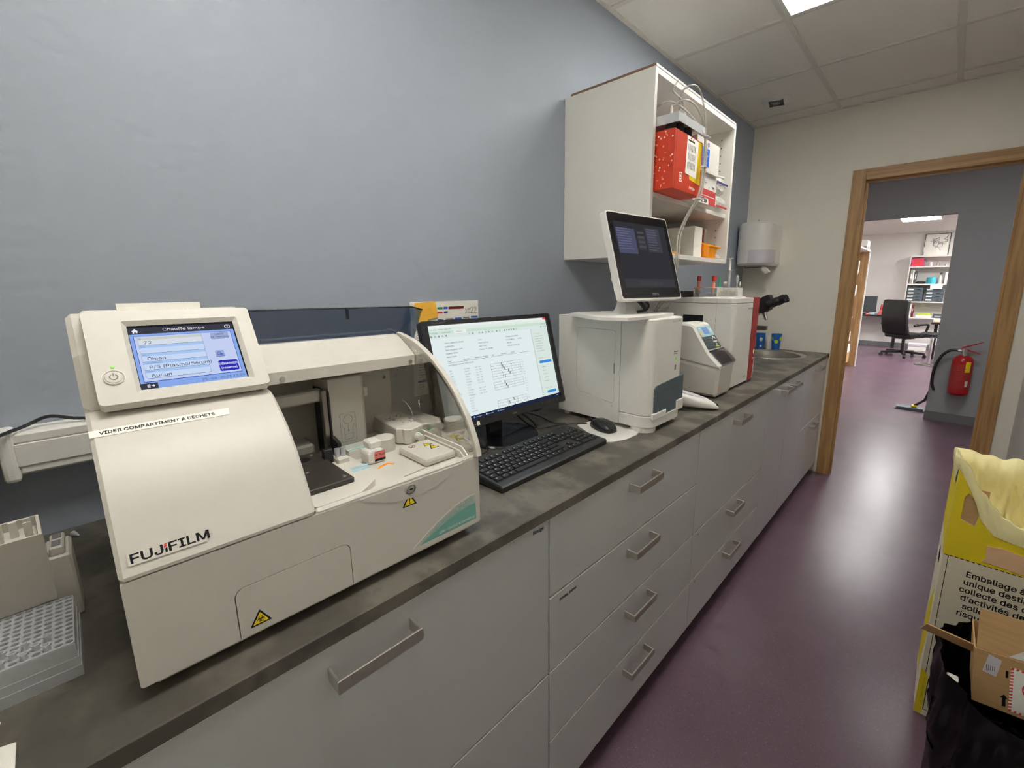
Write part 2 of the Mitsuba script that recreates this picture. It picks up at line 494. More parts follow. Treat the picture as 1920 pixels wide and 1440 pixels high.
struct('baseboard_office', box(XB - 0.012, XB, YA, YB, 0, 0.1), 'mat_base_grey')
light_panel(6.1, 6.7, -1.02, -0.42, 2.56, PANEL_MID, 'ceiling light panel of the office nearer the doorway, mirrored in the floor')
light_panel(8.95, 10.05, -0.99, -0.41, 2.56, PANEL_MID, 'long bright ceiling light seen through the doorway in the office')
light_panel(3.3, 3.9, -1.75, -1.15, HC, PANEL_HALL, 'corridor ceiling light panel just behind the doorway wall')
for x_, lb in ((6.9, 'office ceiling light panel nearest the corridor in the right hand row'), (9.0, 'office ceiling light panel in the middle of the right hand row'), (10.9, 'office ceiling light panel nearest the far wall in the right hand row')):
    light_panel(x_, x_ + 0.6, -2.75, -2.15, 2.56, PANEL_FILL, lb)  # out of view, added only to brighten the office

# ------------------------------------------------------------------ base cabinets and worktop
YF = -0.648
FT = 0.019


def handle_mesh(xc, zc, w=0.132, d=0.036, h=0.022):
    a, t = w / 2, 0.0045
    u = [(-a, 0), (-a, -d), (a, -d), (a, 0), (a - t, 0), (a - t, -d + t), (-a + t, -d + t), (-a + t, 0)]
    m = bprism(u, 'z', -h / 2, h / 2, .0011)
    return m


HANDLE0 = {}


def front(parent, x0, x1, z0, z1, hx, hz, is_door=False, hw=0.132):
    k = add('door' if is_door else 'drawer', rbox(x0 + 0.0018, x1 - 0.0018, YF, YF + FT, z0 + 0.0016, z1 - 0.0030, 0.0012), 'mat_front_grey', parent)
    add('edge_band', box(x0 + 0.003, x1 - 0.003, YF + 0.0008, YF + FT - 0.001, z1 - 0.0031, z1 - 0.0024), 'mat_edge_white', k)  # white strip added so the top edge reads as catching the light
    hk = key('handle', k)
    if hw not in HANDLE0:
        HANDLE0[hw] = mikit.ply(handle_mesh(0, 0, hw), 'mat_steel')
    scene[hk] = {**HANDLE0[hw], 'to_world': T().translate([hx, YF + 0.0005, hz])}
    labels[hk] = {'label': 'brushed steel bow handle'}
    return k


def unit(x0, x1, label, fronts, deep=True):
    t = thing('base_cabinet', label, 'base cabinet', None)
    y0 = YF + FT + 0.0015
    m = cat(box(x0 + 0.0003, x0 + 0.018, y0, -0.02, 0.08, 0.879), box(x1 - 0.018, x1 - 0.0003, y0, -0.02, 0.08, 0.879), box(x0 + 0.018, x1 - 0.018, y0, -0.02, 0.08, 0.098), box(x0 + 0.018, x1 - 0.018, -0.04, -0.02, 0.098, 0.74), box(x0 + 0.018, x1 - 0.018, y0 + 0.01, -0.04, 0.86 - 0.14, 0.738))
    add('body', m, 'mat_carcass', t)
    for f in fronts:
        front(t, *f)
    add('plinth', box(x0, x1, YF + 0.06, YF + 0.075, 0, 0.0795), 'mat_plinth', t)
    return t


S2, S3, S4, S5, S6 = 0.7875, 1.5758, 1.9566, 2.3507, 2.955
ZT = 0.879
u1 = unit(-0.7835, 0, 'grey base cabinet with two deep drawers below the chemistry analyser', [(-0.7835, 0, 0.48, ZT, -0.402, 0.836), (-0.7835, 0, 0.08, 0.48, -0.402, 0.436)])
u2 = unit(0, S2, 'grey base cabinet with four equal drawers below the keyboard', [(0, S2, z, z + 0.2 - 0.001 * (z > 0.6), 0.392, z + 0.155) for z in (0.68, 0.48, 0.28, 0.08)])
u3 = unit(S2, S3, 'grey base cabinet with one tall and two low drawers below the white analysers', [(S2, S3, 0.48, ZT, 1.18, 0.836), (S2, S3, 0.28, 0.48, 1.18, 0.436), (S2, S3, 0.08, 0.28, 1.18, 0.236)])
u4 = unit(S3, S5, 'grey base cabinet with a pair of doors below the sink', [(S3, S4, 0.08, ZT, 1.868, 0.836, True), (S4, S5, 0.08, ZT, 2.045, 0.836, True)])
u5 = unit(S5, S6, 'grey base cabinet with two deep drawers beside the door frame', [(S5, S6, 0.48, ZT, 2.66, 0.845), (S5, S6, 0.08, 0.48, 2.66, 0.445)])
k = add('filler_strip', box(S6 + 0.001, XE - 0.001, YF + 0.004, YF + 0.02, 0.08, 0.879), 'mat_edge_white', u5, label='pale filler strip at the wall')
# small handwritten tags on the drawers
fr = Frame((0, YF - 0.0002, 0))
add('tag_text', fr.text('Prises, tubes', 0.0075, 0.035, 0.652, bold=True), 'mat_ink', u2 + '__drawer')
add('tag_text', fr.text('Rouge', 0.008, -0.052, 0.862, bold=True), 'mat_ink', u1 + '__drawer')
add('tag_text', fr.text('G', 0.007, 0.83, 0.455, bold=True), 'mat_ink', u3 + '__drawer_001')
add('tag_text', fr.text('G', 0.007, 0.83, 0.255, bold=True), 'mat_ink', u3 + '__drawer_002')

wt = thing('worktop', 'dark grey stone look laminate worktop along the blue wall', 'worktop')
YE = -0.653
SINK = (2.66, -0.345, 0.215)
prof = [(YE, 0.8815), (YE, ZC - 0.002), (YE + 0.002, ZC), (-0.001, ZC), (-0.001, 0.8795), (YE + 0.002, 0.8795)]
add('slab', prism(prof, 'x', XL + 0.001, 0.924), 'mat_counter', wt)
add('slab', cat(prism(sg.box(0.9265, YE + 0.002, XE - 0.001, -0.001).difference(circle(SINK[0], SINK[1], SINK[2] - 0.012, 16)), 'z', 0.8795, ZC),
                prism([(YE, 0.8815), (YE, ZC - 0.002), (YE + 0.002, ZC), (YE + 0.0021, 0.8795)], 'x', 0.9265, XE - 0.001)), 'mat_counter', wt)
add('joint_strip', box(0.924, 0.9265, YE, -0.002, 0.88, ZC + 0.0003), 'mat_steel', wt, label='thin metal joint strip')

sk = thing('sink', 'round stainless steel sink set into the worktop beside the end wall', 'sink')
R = SINK[2]
add('bowl', lathe([(R + 0.012, 0.0005), (R + 0.011, 0.004), (R + 0.004, 0.0055), (R - 0.012, 0.004), (R - 0.02, -0.003), (R - 0.035, -0.15), (R - 0.06, -0.17), (0.03, -0.175), (0, -0.175), (0, -0.178), (R - 0.058, -0.173), (R - 0.032, -0.152), (R - 0.017, -0.004), (R - 0.0135, 0.0002)], (SINK[0], SINK[1], ZC), n=56), 'mat_steel', sk, smooth=40)
fc = thing('faucet', 'dark steel square spout tap behind the sink', 'faucet')
fx, fy = 2.62, -0.10
add('column', cat(cyl((fx, fy, ZC), (fx, fy, ZC + 0.012), 0.028), cyl((fx, fy, ZC + 0.012), (fx, fy, ZC + 0.165), 0.02)), 'mat_steel_dark', fc, smooth=40)
add('spout', hull([(fx + a * .016, fy + .016, z) for a in (-1, 1) for z in (ZC + .155, ZC + .205)] + [(fx + a * .015, fy - .222, z) for a in (-1, 1) for z in (ZC + .174, ZC + .200)]), 'mat_steel_dark', fc)
add('lever', rbox(fx - .01, fx + .01, fy - .05, fy + .012, ZC + .206, ZC + .218, .003), 'mat_steel', fc)

# ------------------------------------------------------------------ chemistry analyser
an = thing('chemistry_analyser', 'large ivory tabletop chemistry analyser with a lit screen at the left worktop end', 'lab analyser')
AX0, AX1, AXC = -0.648, -0.157, -0.447      # left, right, right edge of the sloping cover
AF, AB = -0.607, -0.25                       # front, back
ZB, ZS, ZD = 0.925, 1.0585, 1.051             # underside, seam, deck
add('base', rbox(AX0 + 0.012, AX1 - 0.012, AF + 0.012, AB - 0.01, ZC + 0.006, ZB + 0.004, 0.004), 'mat_ivory', an)
for x in (AX0 + 0.05, AX1 - 0.05):
    for y in (AF + 0.05, AB - 0.05):
        add('foot', cyl((x, y, ZC), (x, y, ZC + 0.0065), 0.014, n=16), 'mat_black', an)
dx0, dx1, dzt = -0.5525, -0.4055, 0.9965
door = rect(dx0, 0.90, dx1, dzt, 0.012).intersection(sg.box(dx0, ZB - 0.001, dx1, dzt))
plate = rect(AX0, ZB, AX1, ZS, 0.004).difference(door)
add('front_panel', prism(plate, 'y', AF, AF + 0.006), 'mat_ivory', an)
add('waste_door', prism(door.buffer(-0.0011), 'y', AF - 0.0006, AF + 0.0055), 'mat_ivory', an, label='waste compartment door')
lower = box(AX0 + 0.0005, AX1 - 0.0005, AF + 0.007, AB, ZB + 0.002, ZD)
add('lower_body', lower, 'mat_ivory', an)
add('front_lip', rbox(AXC + 0.001, AX1, AF + 0.0005, AF + 0.012, ZS - 0.006, ZS + 0.005, 0.002), 'mat_ivory', an)
# sloping cover on the left
cov = [(AB, ZS + 0.002), (AF, ZS + 0.002), (AF - 0.0002, ZS + 0.006), (-0.5745, 1.120), (-0.567, 1.1315), (-0.559, 1.1425), (-0.549, 1.1545), (-0.538, 1.1665), (-0.526, 1.1775), (-0.512, 1.1885), (-0.495, 1.2005), (-0.476, 1.2125), (-0.46, 1.219), (AB, 1.219)]
add('cover', bprism(cov, 'x', AX0, AXC, 0.004), 'mat_ivory', an, smooth=25)
# rear shell behind the screen head
add('rear_shell', bprism([(-0.40, 1.2195), (-0.435, 1.2195), (-0.41, 1.29), (-0.36, 1.325), (-0.30, 1.338), (AB - 0.0, 1.33), (AB - 0.0, 1.2195)], 'x', AX0 - 0.0005, AXC - 0.003, 0.006), 'mat_ivory', an)
# screen head
h0, h1 = np.array([-0.476, 1.2315]), np.array([-0.395, 1.3445])
e = (h1 - h0) / np.linalg.norm(h1 - h0)
nrm = np.array([-e[1], e[0]])
HF = Frame((0, h0[0], h0[1]), (1, 0, 0), (0, e[0], e[1]))
hx0, hx1 = -0.6345, -0.4495
sx0, sx1, sy0, sy1 = -0.5935, -0.4735, 0.0178, 0.1162
face = sg.box(hx0, 0.001, hx1, 0.137)
rec = rect(sx0 - 0.005, sy0 - 0.006, sx1 + 0.006, sy1 + 0.006, 0.004)
m = ext(rect(hx0, 0.0, hx1, 0.1385, 0.006).difference(rec), 0.006)
m.apply_translation((0, 0, -0.006))
fr_face = HF.put(m)
back = bprism([tuple(h0 - nrm * 0.006), tuple(h1 - nrm * 0.006), (-0.33, 1.343), (-0.31, 1.33), (-0.33, 1.2205), (-0.455, 1.2205), (-0.468, 1.222)], 'x', hx0 + 0.001, hx1 - 0.001, 0.003)
hd_ = add('screen_head', cat(fr_face, back), 'mat_ivory', an)
# bevelled frame round the display
bev = []
for (a, b) in (((sx0 - .005, sy0 - .006), (sx1 + .006, sy0 - .006)), ((sx1 + .006, sy0 - .006), (sx1 + .006, sy1 + .006)), ((sx1 + .006, sy1 + .006), (sx0 - .005, sy1 + .006)), ((sx0 - .005, sy1 + .006), (sx0 - .005, sy0 - .006))):
    inn = lambda p: (sx0 if p[0] < -0.53 else sx1, sy0 if p[1] < 0.06 else sy1)
    q = [HF.pt(*a, 0), HF.pt(*b, 0), HF.pt(*inn(b), -0.0045), HF.pt(*inn(a), -0.0045)]
    bev.append(trimesh.Trimesh(q, [[0, 1, 2], [0, 2, 3]], process=False))
add('bezel', cat(*bev), 'mat_ivory', hd_)


def scr(fr, w):
    def R(x0, y0, x1, y1, c, lay, r=0):
        return (fr.flat(rect(x0, y0, x1, y1, r), w + lay * 0.00012, 0.00005), c)

    def X(t, h, x, y, c, lay=3, **kw):
        return (fr.text(t, h, x, y, w + lay * 0.00012, 0.00005, **kw), c)

    def S(pts, wd, c, lay=3):
        return (fr.flat(stroke(pts, wd), w + lay * 0.00012, 0.00005), c)
    return R, X, S


R_, X_, S_ = scr(HF, -0.0045)
W_, H_ = sx1 - sx0, sy1 - sy0
U = lambda a: sx0 + a * W_
V = lambda a: sy0 + a * H_
it = [R_(sx0, sy0, sx1, sy1, '1c1c22', 0), R_(U(.005), V(.0), U(.985), V(.86), '8fb0f2', 1), R_(U(.0), V(.86), U(.985), V(.965), '3c3c48', 1),
      R_(U(.035), V(.10), U(.95), V(.825), '3a58b8', 2), R_(U(.04), V(.11), U(.945), V(.82), 'ccd8fb', 3),
      X_('Chauffe lampe', 0.0044, U(.5), V(.895), 'f2f4ff', 4, align='c', stretch=1.15)]
for k_, (t, s) in enumerate((('72', 'ID'), ('', 'NOM'), ('Chien', 'Animal'), ('P/S (Plasma/Sérum)', 'Type d’échantillon'), ('Aucun', 'Dilution'))):
    y1_, y0_ = V(.80 - k_ * .13), V(.80 - (k_ + 1) * .13)
    it += [R_(U(.065), y0_, U(.645), y1_, '303846', 4), R_(U(.066), y0_ + .0004, U(.643), y1_, 'dfe6f2' if k_ == 0 else 'cfe2ff', 5), R_(U(.066), y1_ - .0042, U(.643), y1_ - .0002, 'cfd6cf' if k_ == 0 else 'aecdfa', 6), X_(s, 0.0016, U(.075), y1_ - .003, '55658a', 7)]
    if t:
        it.append(X_(t, 0.0048, U(.105), y0_ + .0018, '3a4358', 7, stretch=1.1))
it += [R_(U(.735), V(.70), U(.915), V(.81), '6d7da8', 4, .001), R_(U(.737), V(.705), U(.912), V(.808), 'a4b4e0', 5, .001), X_('LISTE', .0028, U(.825), V(.765), '39477a', 6, align='c'), X_('DE TRAVAIL', .0028, U(.825), V(.718), '39477a', 6, align='c'),
       R_(U(.735), V(.39), U(.82), V(.495), '5a6a9c', 4, .001), R_(U(.737), V(.40), U(.818), V(.493), '9fb2e6', 5, .001), (HF.flat(ring_poly(U(.768), V(.445), .0026, .0008), -.0045 + .0008, .00005), '3348a0'), R_(U(.785), V(.42), U(.808), V(.435), '3348a0', 6),
       R_(U(.735), V(.14), U(.93), V(.32), '2c2cb4', 4, .002), X_('DÉMARRER', .0034, U(.832), V(.245), 'eef0ff', 5, align='c', bold=True, stretch=.9), X_('(réserve)', .0034, U(.832), V(.175), 'eef0ff', 5, align='c', bold=True),
       X_('25-04-2023 13:29', .0036, U(.965), V(.025), '4a5a88', 3, align='r', stretch=1.1), R_(U(.0), V(.0), U(.145), V(.085), '3a3a46', 2), R_(U(.055), V(.02), U(.08), V(.033), 'f0f2ff', 3), R_(U(.055), V(.038), U(.08), V(.05), 'f0f2ff', 3), R_(U(.055), V(.055), U(.08), V(.067), 'f0f2ff', 3), S_([(U(.088), V(.043)), (U(.108), V(.043))], .0012, 'f0f2ff'), (HF.flat([(U(.105), V(.02)), (U(.12), V(.043)), (U(.105), V(.066))], -.0045 + .0004, .00005), 'f0f2ff'),
       (HF.flat(sg.Polygon([(U(.03), V(.905)), (U(.06), V(.95)), (U(.09), V(.905)), (U(.081), V(.905)), (U(.081), V(.877)), (U(.066), V(.877)), (U(.066), V(.895)), (U(.054), V(.895)), (U(.054), V(.877)), (U(.039), V(.877)), (U(.039), V(.905))]), -.0045 + .0005, .00005), 'f2f4ff'),
       (HF.flat(ring_poly(U(.93), V(.91), .0036, .0007), -.0045 + .0005, .00005), 'f2f4ff'), X_('?', .0042, U(.93), V(.888), 'f2f4ff', 4, align='c')]
glow('display', hd_, it, 0.62, 'lit blue touch screen')
b = add('power_button', HF.put(lathe([(0, 0), (.0105, 0), (.0105, .0016), (.0095, .0022), (.009, .0012), (.0083, .0012), (.0078, .0022), (0, .0026)], (-.6165, .0376, 0), n=32)), 'mat_ivory', hd_, smooth=35)
add('button_ring', HF.flat(ring_poly(-.6165, .0376, .0112, .0012, 12), 0, .0006), 'mat_steel_dark', b)
add('power_mark', HF.flat(ring_poly(-.6165, .0376, .0042, .0011).difference(sg.box(-.6182, .0385, -.6148, .043)).union(sg.box(-.617, .0385, -.616, .0432)), .0026, .0002), 'mat_ink_grey', b)
add('status_light', HF.put(lathe([(0, 0), (.0021, 0), (.0018, .0008), (0, .001)], (-.6156, .0531, 0), n=12)), 'mat_green_led', hd_, label='small green light')
# printer slot paper on top
pf = Frame((-0.598, -0.372, 1.342), (1, 0, 0), (0, 0.25, 1))
add('paper_slip', cat(box(-.598, -.505, -.374, -.371, 1.335, 1.3535)), 'mat_paper', an, label='slip of white paper in the slot on top')

# strips and lettering
CF = Frame((0, -0.526, 1.178), (1, 0, 0), (0, 0.050, 0.0345))
lb = add('label_strip', CF.flat([(-.6478, .0355), (-.5105, .0352), (-.5085, .0478), (-.648, .0466)], 0.0013, .0003), 'mat_paper', an, label='white label strip VIDER COMPARTIMENT A DECHETS')
add('lettering', CF.text('VIDER COMPARTIMENT A DECHETS', .0047, -.6395, .0388, .0017, .0002, bold=True, stretch=1.0), 'mat_ink', lb)
FF = Frame((0, -0.5938, 1.087), (1, 0, 0), (0, 0.0402, 0.0675))
bd = add('badge', FF.flat([(-.6385, -.0155), (-.5695, -.0165), (-.5695, -.0018), (-.6385, -.0002)], 0.0014, .0004), 'mat_ivory', an, label='brand badge')
tx = -.6362
for s_, adv in (('F', .0072), ('U', .0090), ('J', .0070), ('I', .0), ('F', .0072), ('I', .0034), ('L', .0070), ('M', .0)):
    if s_ == 'I' and adv == 0:
        add('lettering', FF.flat([(tx + .0003, -.0132), (tx + .0024, -.0132), (tx + .0024, -.0075), (tx + .0003, -.0088)], .0018, .0003), 'mat_ink', bd)
        add('red_mark', FF.flat([(tx - .001, -.0082), (tx + .0024, -.0066), (tx + .0024, -.0034), (tx + .0006, -.0034)], .0018, .0003), 'mat_print_red', bd)
        tx += .0036
        continue
    mm = FF.text(s_, .0098, tx, -.0132, .0018, .0003, bold=True, stretch=1.2)
    wdt = float(np.ptp((mm.vertices - FF.O) @ FF.ex))
    mm = FF.text(s_, .0098, tx - float(((mm.vertices - FF.O) @ FF.ex).min()) + tx, -.0132, .0018, .0003, bold=True, stretch=1.2)
    add('lettering', mm, 'mat_ink', bd)
    tx += wdt + .0012

# front: crescent with the key lock, stickers, teal corner print
PF = Frame((0, AF, 0), (1, 0, 0), (0, 0, 1))
cres = [(-.385, ZS - .001)] + [(-.385 + .19 * t, ZS - .001 - .029 * math.sin(math.pi * min(1, t * 1.02)) ** .8) for t in np.linspace(.03, .97, 22)] + [(-.195, ZS - .001)]
add('crescent', PF.flat(sg.Polygon(cres), 0, .0012), 'mat_ivory', an)
lk = add('key_lock', cat(PF.put(lathe([(.0095, 0), (.0095, .0022), (.0075, .003), (.0072, .0012), (0, .0012)], (-.302, 1.046, .001), n=32)), ), 'mat_chrome', an, smooth=35)
add('barrel', PF.put(lathe([(0, 0), (.0062, 0), (.0062, .003), (0, .0034)], (-.302, 1.046, .0012), n=28)), 'mat_steel', lk, smooth=35)
add('keyhole', PF.flat(circle(-.302, 1.046, .0017).union(rect(-.305, 1.0452, -.299, 1.0468)), .0044, .0003), 'mat_ink', lk)
warn_triangle(Frame((0, AF - .0001, 0)), -.304, 1.0165, .024, an, '!')
warn_triangle(Frame((0, AF - .0008, 0)), -.5285, .9355, .0225, an, 'bio')
arc = [(-.303, .9345)] + [(-.303 + .135 * t, .9345 + .052 * math.sin(t * math.pi / 2)) for t in np.linspace(.03, 1, 24)] + [(-.167, .9345)]
full = sg.Polygon(arc)
solid = sg.Polygon([(-.29, .9345)] + [(-.29 + .123 * t, .9345 + .034 * math.sin(t * math.pi / 2)) for t in np.linspace(.05, 1, 24)] + [(-.167, .9345)]).intersection(full)
tp = add('corner_print', PF.flat(solid, 0, .0002), 'mat_teal', an, label='teal printed corner with dotted edge')
dots = []
for i in range(70):
    for j in range(28):
        x, y = -.302 + i * .002, .936 + j * .002
        if full.contains(sg.Point(x, y)) and not solid.contains(sg.Point(x, y)):
            s_ = .0007 * min(1.0, .5 + 12 * full.exterior.distance(sg.Point(x, y)) / .05 * .3)
            dots.append(sg.box(x - s_, y - s_, x + s_, y + s_))
k = add('halftone_dots', cat(*[PF.put(trimesh.Trimesh([[d.bounds[0], d.bounds[1], .0002], [d.bounds[2], d.bounds[1], .0002], [d.bounds[2], d.bounds[3], .0002], [d.bounds[0], d.bounds[3], .0002]], [[0, 1, 2], [0, 2, 3]], process=False)) for d in dots]), 'mat_teal', tp, kind='stuff')
add('print_edge', PF.flat(sg.LineString(arc[:-1]).buffer(.0008), 0, .0003), 'mat_white_plastic', tp)
add('lettering', PF.text('DRI-CHEM NX500V IC', .0046, -.169, .9385, .0003, .0002, align='r', shear=.22, stretch=1.15), 'mat_white_plastic', tp)

# right hand work bay: deck furniture, back wall, hood, side window, tinted lid
add('back_wall', prism(sg.box(AXC, ZD, -.168, 1.235).difference(circle(-.1835, 1.175, .0045)).difference(circle(-.41, 1.175, .0045)), 'y', -.304, -.300), 'mat_ivory_grey', an)
add('back_case', box(AXC, -.168, -.299, AB, ZD, 1.235), 'mat_ivory_grey', an)
hood = [(-.42, 1.2165), (-.42, 1.2365), (-.405, 1.2475), (-.36, 1.272), (-.33, 1.279), (-.30, 1.281), (AB, 1.275), (AB, 1.2355), (-.31, 1.2355), (-.412, 1.2165)]
hk_ = add('hood', bprism(hood, 'x', AXC + .003, -.1685, .002), 'mat_ivory', an)
for x in (-.418, -.181):
    add('screw', cyl((x, -.4205, 1.224), (x, -.423, 1.224), .0042, n=14), 'mat_chrome', hk_)
arcp = [(-.612, 1.062), (-.604, 1.090), (-.588, 1.122), (-.574, 1.143), (-.545, 1.177), (-.508, 1.208), (-.465, 1.236), (-.415, 1.258), (-.37, 1.269), (-.328, 1.275), (-.30, 1.277)]
ar = spline([(a, 0, b_) for a, b_ in arcp], 4)[:, [0, 2]]
rib = sg.LineString(ar).buffer(.0055, cap_style='flat')
add('side_rib', prism(rib, 'x', -.1675, -.157), 'mat_ivory', an, label='curved white side rib')
pane = sg.Polygon([tuple(p) for p in ar] + [(-.30, ZD + .004), (-.60, ZD + .004)])
v2 = np.array(trimesh.creation.triangulate_polygon(pane, engine='earcut')[0])
f2 = np.array(trimesh.creation.triangulate_polygon(pane, engine='earcut')[1])
add('side_window', trimesh.Trimesh(np.stack([np.full(len(v2), -.1685), v2[:, 0], v2[:, 1]], 1), f2, process=False), 'mat_mirror_acrylic', an, label='glossy smoked side window')
# tinted lid standing open behind the hood: a sheet with a folded right end
L0, L1 = (-.345, 1.277), (-.33, 1.334)
lid = []
for pts in ([(-.432, L0), (-.135, L0), (-.118, L1), (-.432, L1)],):
    pass
lv = [(-.434, -.345, 1.278), (-.160, -.345, 1.276), (-.122, -.335, 1.332), (-.434, -.335, 1.336), (-.150, -.40, 1.268), (-.125, -.39, 1.322)]
lf = [[0, 1, 2], [0, 2, 3]]
ld = add('lid', trimesh.Trimesh(lv[:4], lf, process=False), 'mat_tinted_acrylic', an, label='dark blue tinted lid standing open')
add('lid_side', trimesh.Trimesh([lv[1], (-.150, -.385, 1.262), (-.119, -.375, 1.327), lv[2]], [[0, 1, 2], [0, 2, 3]], process=False), 'mat_tinted_acrylic', ld)
add('lid_edge', tube([lv[3], lv[2], (-.119, -.375, 1.327)], .0018, 6, curve=False), 'mat_black_satin', ld)
add('lid_catch', rbox(-.268, -.263, -.339, -.333, 1.312, 1.334, .001), 'mat_black_satin', ld)
add('lid_hinge', tube([(-.434, -.346, 1.279), (-.434, -.334, 1.337)], .002, 6, curve=False), 'mat_black_satin', ld)

# deck furniture
dk = add('deck', rbox(AXC + .001, AX1 - .012, AF + .013, -.305, ZD - .002, ZD + .0015, .001), 'mat_ivory', an)
zt = ZD + .0015
rp = sg.Polygon([(AXC + .001, -.594), (-.375, -.594), (-.34, -.565), (-.325, -.53), (-.325, -.40), (AXC + .001, -.40)]).buffer(-.012).buffer(.012)
add('raised_plate', prism(rp, 'z', zt, zt + .010), 'mat_ivory', an)
bp = add('black_plate', rbox(AXC + .001, -.367, -.55, -.385, zt + .010, zt + .019, .0015), 'mat_plate_black', an, label='dark plate with screws')
for p_ in ((-.413, -.475), (-.377, -.536), (-.435, -.54), (-.38, -.40)):
    add('screw', lathe([(0, 0), (.0034, 0), (.003, .0015), (0, .002)], (p_[0], p_[1], zt + .019), n=12), 'mat_chrome', bp)
add('plate_opening', prism(circle(-.40, -.415, .012).union(sg.box(-.425, -.421, -.40, -.409)), 'z', zt + .019, zt + .0193), 'mat_ink', bp)
tw = add('dispenser_tower', bprism([(-.338, -.395), (-.276, -.395), (-.268, -.385), (-.268, -.33), (-.338, -.33)], 'z', zt, 1.207, .002), 'mat_ivory_grey', an, label='upright grey tower with a diagram')
TF = Frame((0, -.3952, 0))
add('diagram', cat(TF.flat(rect(-.322, 1.078, -.292, 1.136, .003).difference(rect(-.3214, 1.0786, -.2926, 1.1354, .003)), 0, .0002), TF.flat(ring_poly(-.307, 1.123, .009, .0008, 6), 0, .0002), TF.flat(stroke([(-.315, 1.083), (-.315, 1.103), (-.318, 1.112)], .0007).union(stroke([(-.299, 1.083), (-.299, 1.103), (-.296, 1.112)], .0007)).union(stroke([(-.307, 1.112), (-.307, 1.099)], .001)).union(stroke([(-.315, 1.094), (-.299, 1.094)], .0006)).union(stroke([(-.315, 1.083), (-.299, 1.083)], .0007)).union(sg.Polygon([(-.3095, 1.1015), (-.3045, 1.1015), (-.307, 1.097)])), 0, .0002)), 'mat_ink_grey', tw)
add('side_tab', rbox(-.268, -.258, -.385, -.372, 1.158, 1.180, .002), 'mat_ivory_grey', tw)
add('rail', rbox(-.352, -.343, -.40, -.388, zt, 1.188, .001), 'mat_steel_dark', an)
add('rail_back', rbox(-.3425, -.339, -.402, -.33, zt, 1.185, .001), 'mat_black', an)
add('cross_arm', rbox(AXC + .004, -.343, -.387, -.36, 1.165, 1.187, .003), 'mat_ivory_grey', an)
add('rear_block', rbox(-.43, -.362, -.37, -.31, zt, 1.082, .004), 'mat_ivory_grey', an)
add('black_bracket', cat(rbox(-.372, -.356, -.44, -.428, zt, 1.088, .001), rbox(-.362, -.352, -.428, -.405, zt, 1.075, .001)), 'mat_black', an)
add('black_bracket', prism([(-.43, zt), (-.40, zt), (-.40, 1.098), (-.405, 1.098), (-.43, 1.092)], 'x', -.343, -.337), 'mat_black', an)
# reagent holder with red label, clear tray, small cup
rh = add('reagent_holder', cat(rbox(-.312, -.279, -.482, -.448, zt, 1.078, .005), rbox(-.302, -.278, -.470, -.440, 1.077, 1.092, .003)), 'mat_white_plastic', an)
hf2 = Frame((-.292, -.4822, 1.057))
add('label', hf2.flat(rect(-.008, 0, .0125, .019, .002), 0, .0003), 'mat_label_red', rh, label='red label')
add('lettering', hf2.text('PC-GLUP', .0033, .0025, .0105, .0003, .0001, bold=True, align='c'), 'mat_maroon', rh)
add('label_foot', hf2.flat(rect(-.008, 0, .0125, .0045, .001), .0003, .0001), 'mat_ink', rh)
add('clear_tray', cat(box(-.325, -.268, -.435, -.400, zt + .008, zt + .0095), box(-.325, -.268, -.4365, -.435, zt, zt + .02), box(-.325, -.268, -.400, -.3985, zt, zt + .02), box(-.3265, -.325, -.4365, -.3985, zt, zt + .02)), 'mat_white_plastic', an)
add('tray_print', box(-.321, -.275, -.430, -.404, zt + .0097, zt + .0105), 'mat_teal', an)
add('canister', lathe([(0, 0), (.021, 0), (.021, .026), (.019, .028), (0, .028)], (-.252, -.425, zt), n=30), 'mat_ivory', an, smooth=35)
cf = add('cup_block', rbox(-.356, -.335, -.458, -.432, zt, 1.072, .002), 'mat_ivory', an)
for x in (-.351, -.3405):
    add('cup', lathe([(.0042, 0), (.0048, .016), (.0043, .016), (.0036, .001), (0, .001), (0, 0)], (x, -.445, 1.072), n=14), 'mat_frosted', cf)
add('round_recess', cat(*[prism(circle(x, y, r_), 'z', zt, zt + .0004) for x, y, r_ in ((-.318, -.458, .006), (-.331, -.455, .004), (-.326, -.44, .003))]), 'mat_ivory_dark', an)
# knob box
kb = add('knob_box', bprism([(-.212, -.298), (-.222, -.42), (-.213, -.428), (-.213, -.437), (-.203, -.446), (-.156, -.43), (-.150, -.31), (-.17, -.298)][::-1], 'z', zt + .002, 1.088, .002), 'mat_ivory', an, label='ivory box with a side knob')
add('knob', cyl((-.185, -.436, 1.068), (-.189, -.462, 1.068), .0085, .0075, n=24), 'mat_ivory', kb, smooth=40)
add('knob_ring', cyl((-.1848, -.436, 1.068), (-.1855, -.441, 1.068), .0095, n=24), 'mat_green', kb)
r2 = random.Random(3)
pr = []
for a in range(16):
    x, y = -.205 + r2.random() * .04, -.405 + r2.random() * .07
    pr.append(prism(stroke([(x, y), (x + r2.uniform(-.008, .008), y + r2.uniform(-.007, .007))], r2.uniform(.0012, .0035)), 'z', 1.088, 1.0882))
pr += [prism(ring_poly(-.197, -.36, .006, .001), 'z', 1.088, 1.0882), prism(ring_poly(-.178, -.40, .006, .001), 'z', 1.088, 1.0882)]
add('diagram', cat(*pr), 'mat_ink_grey', kb)
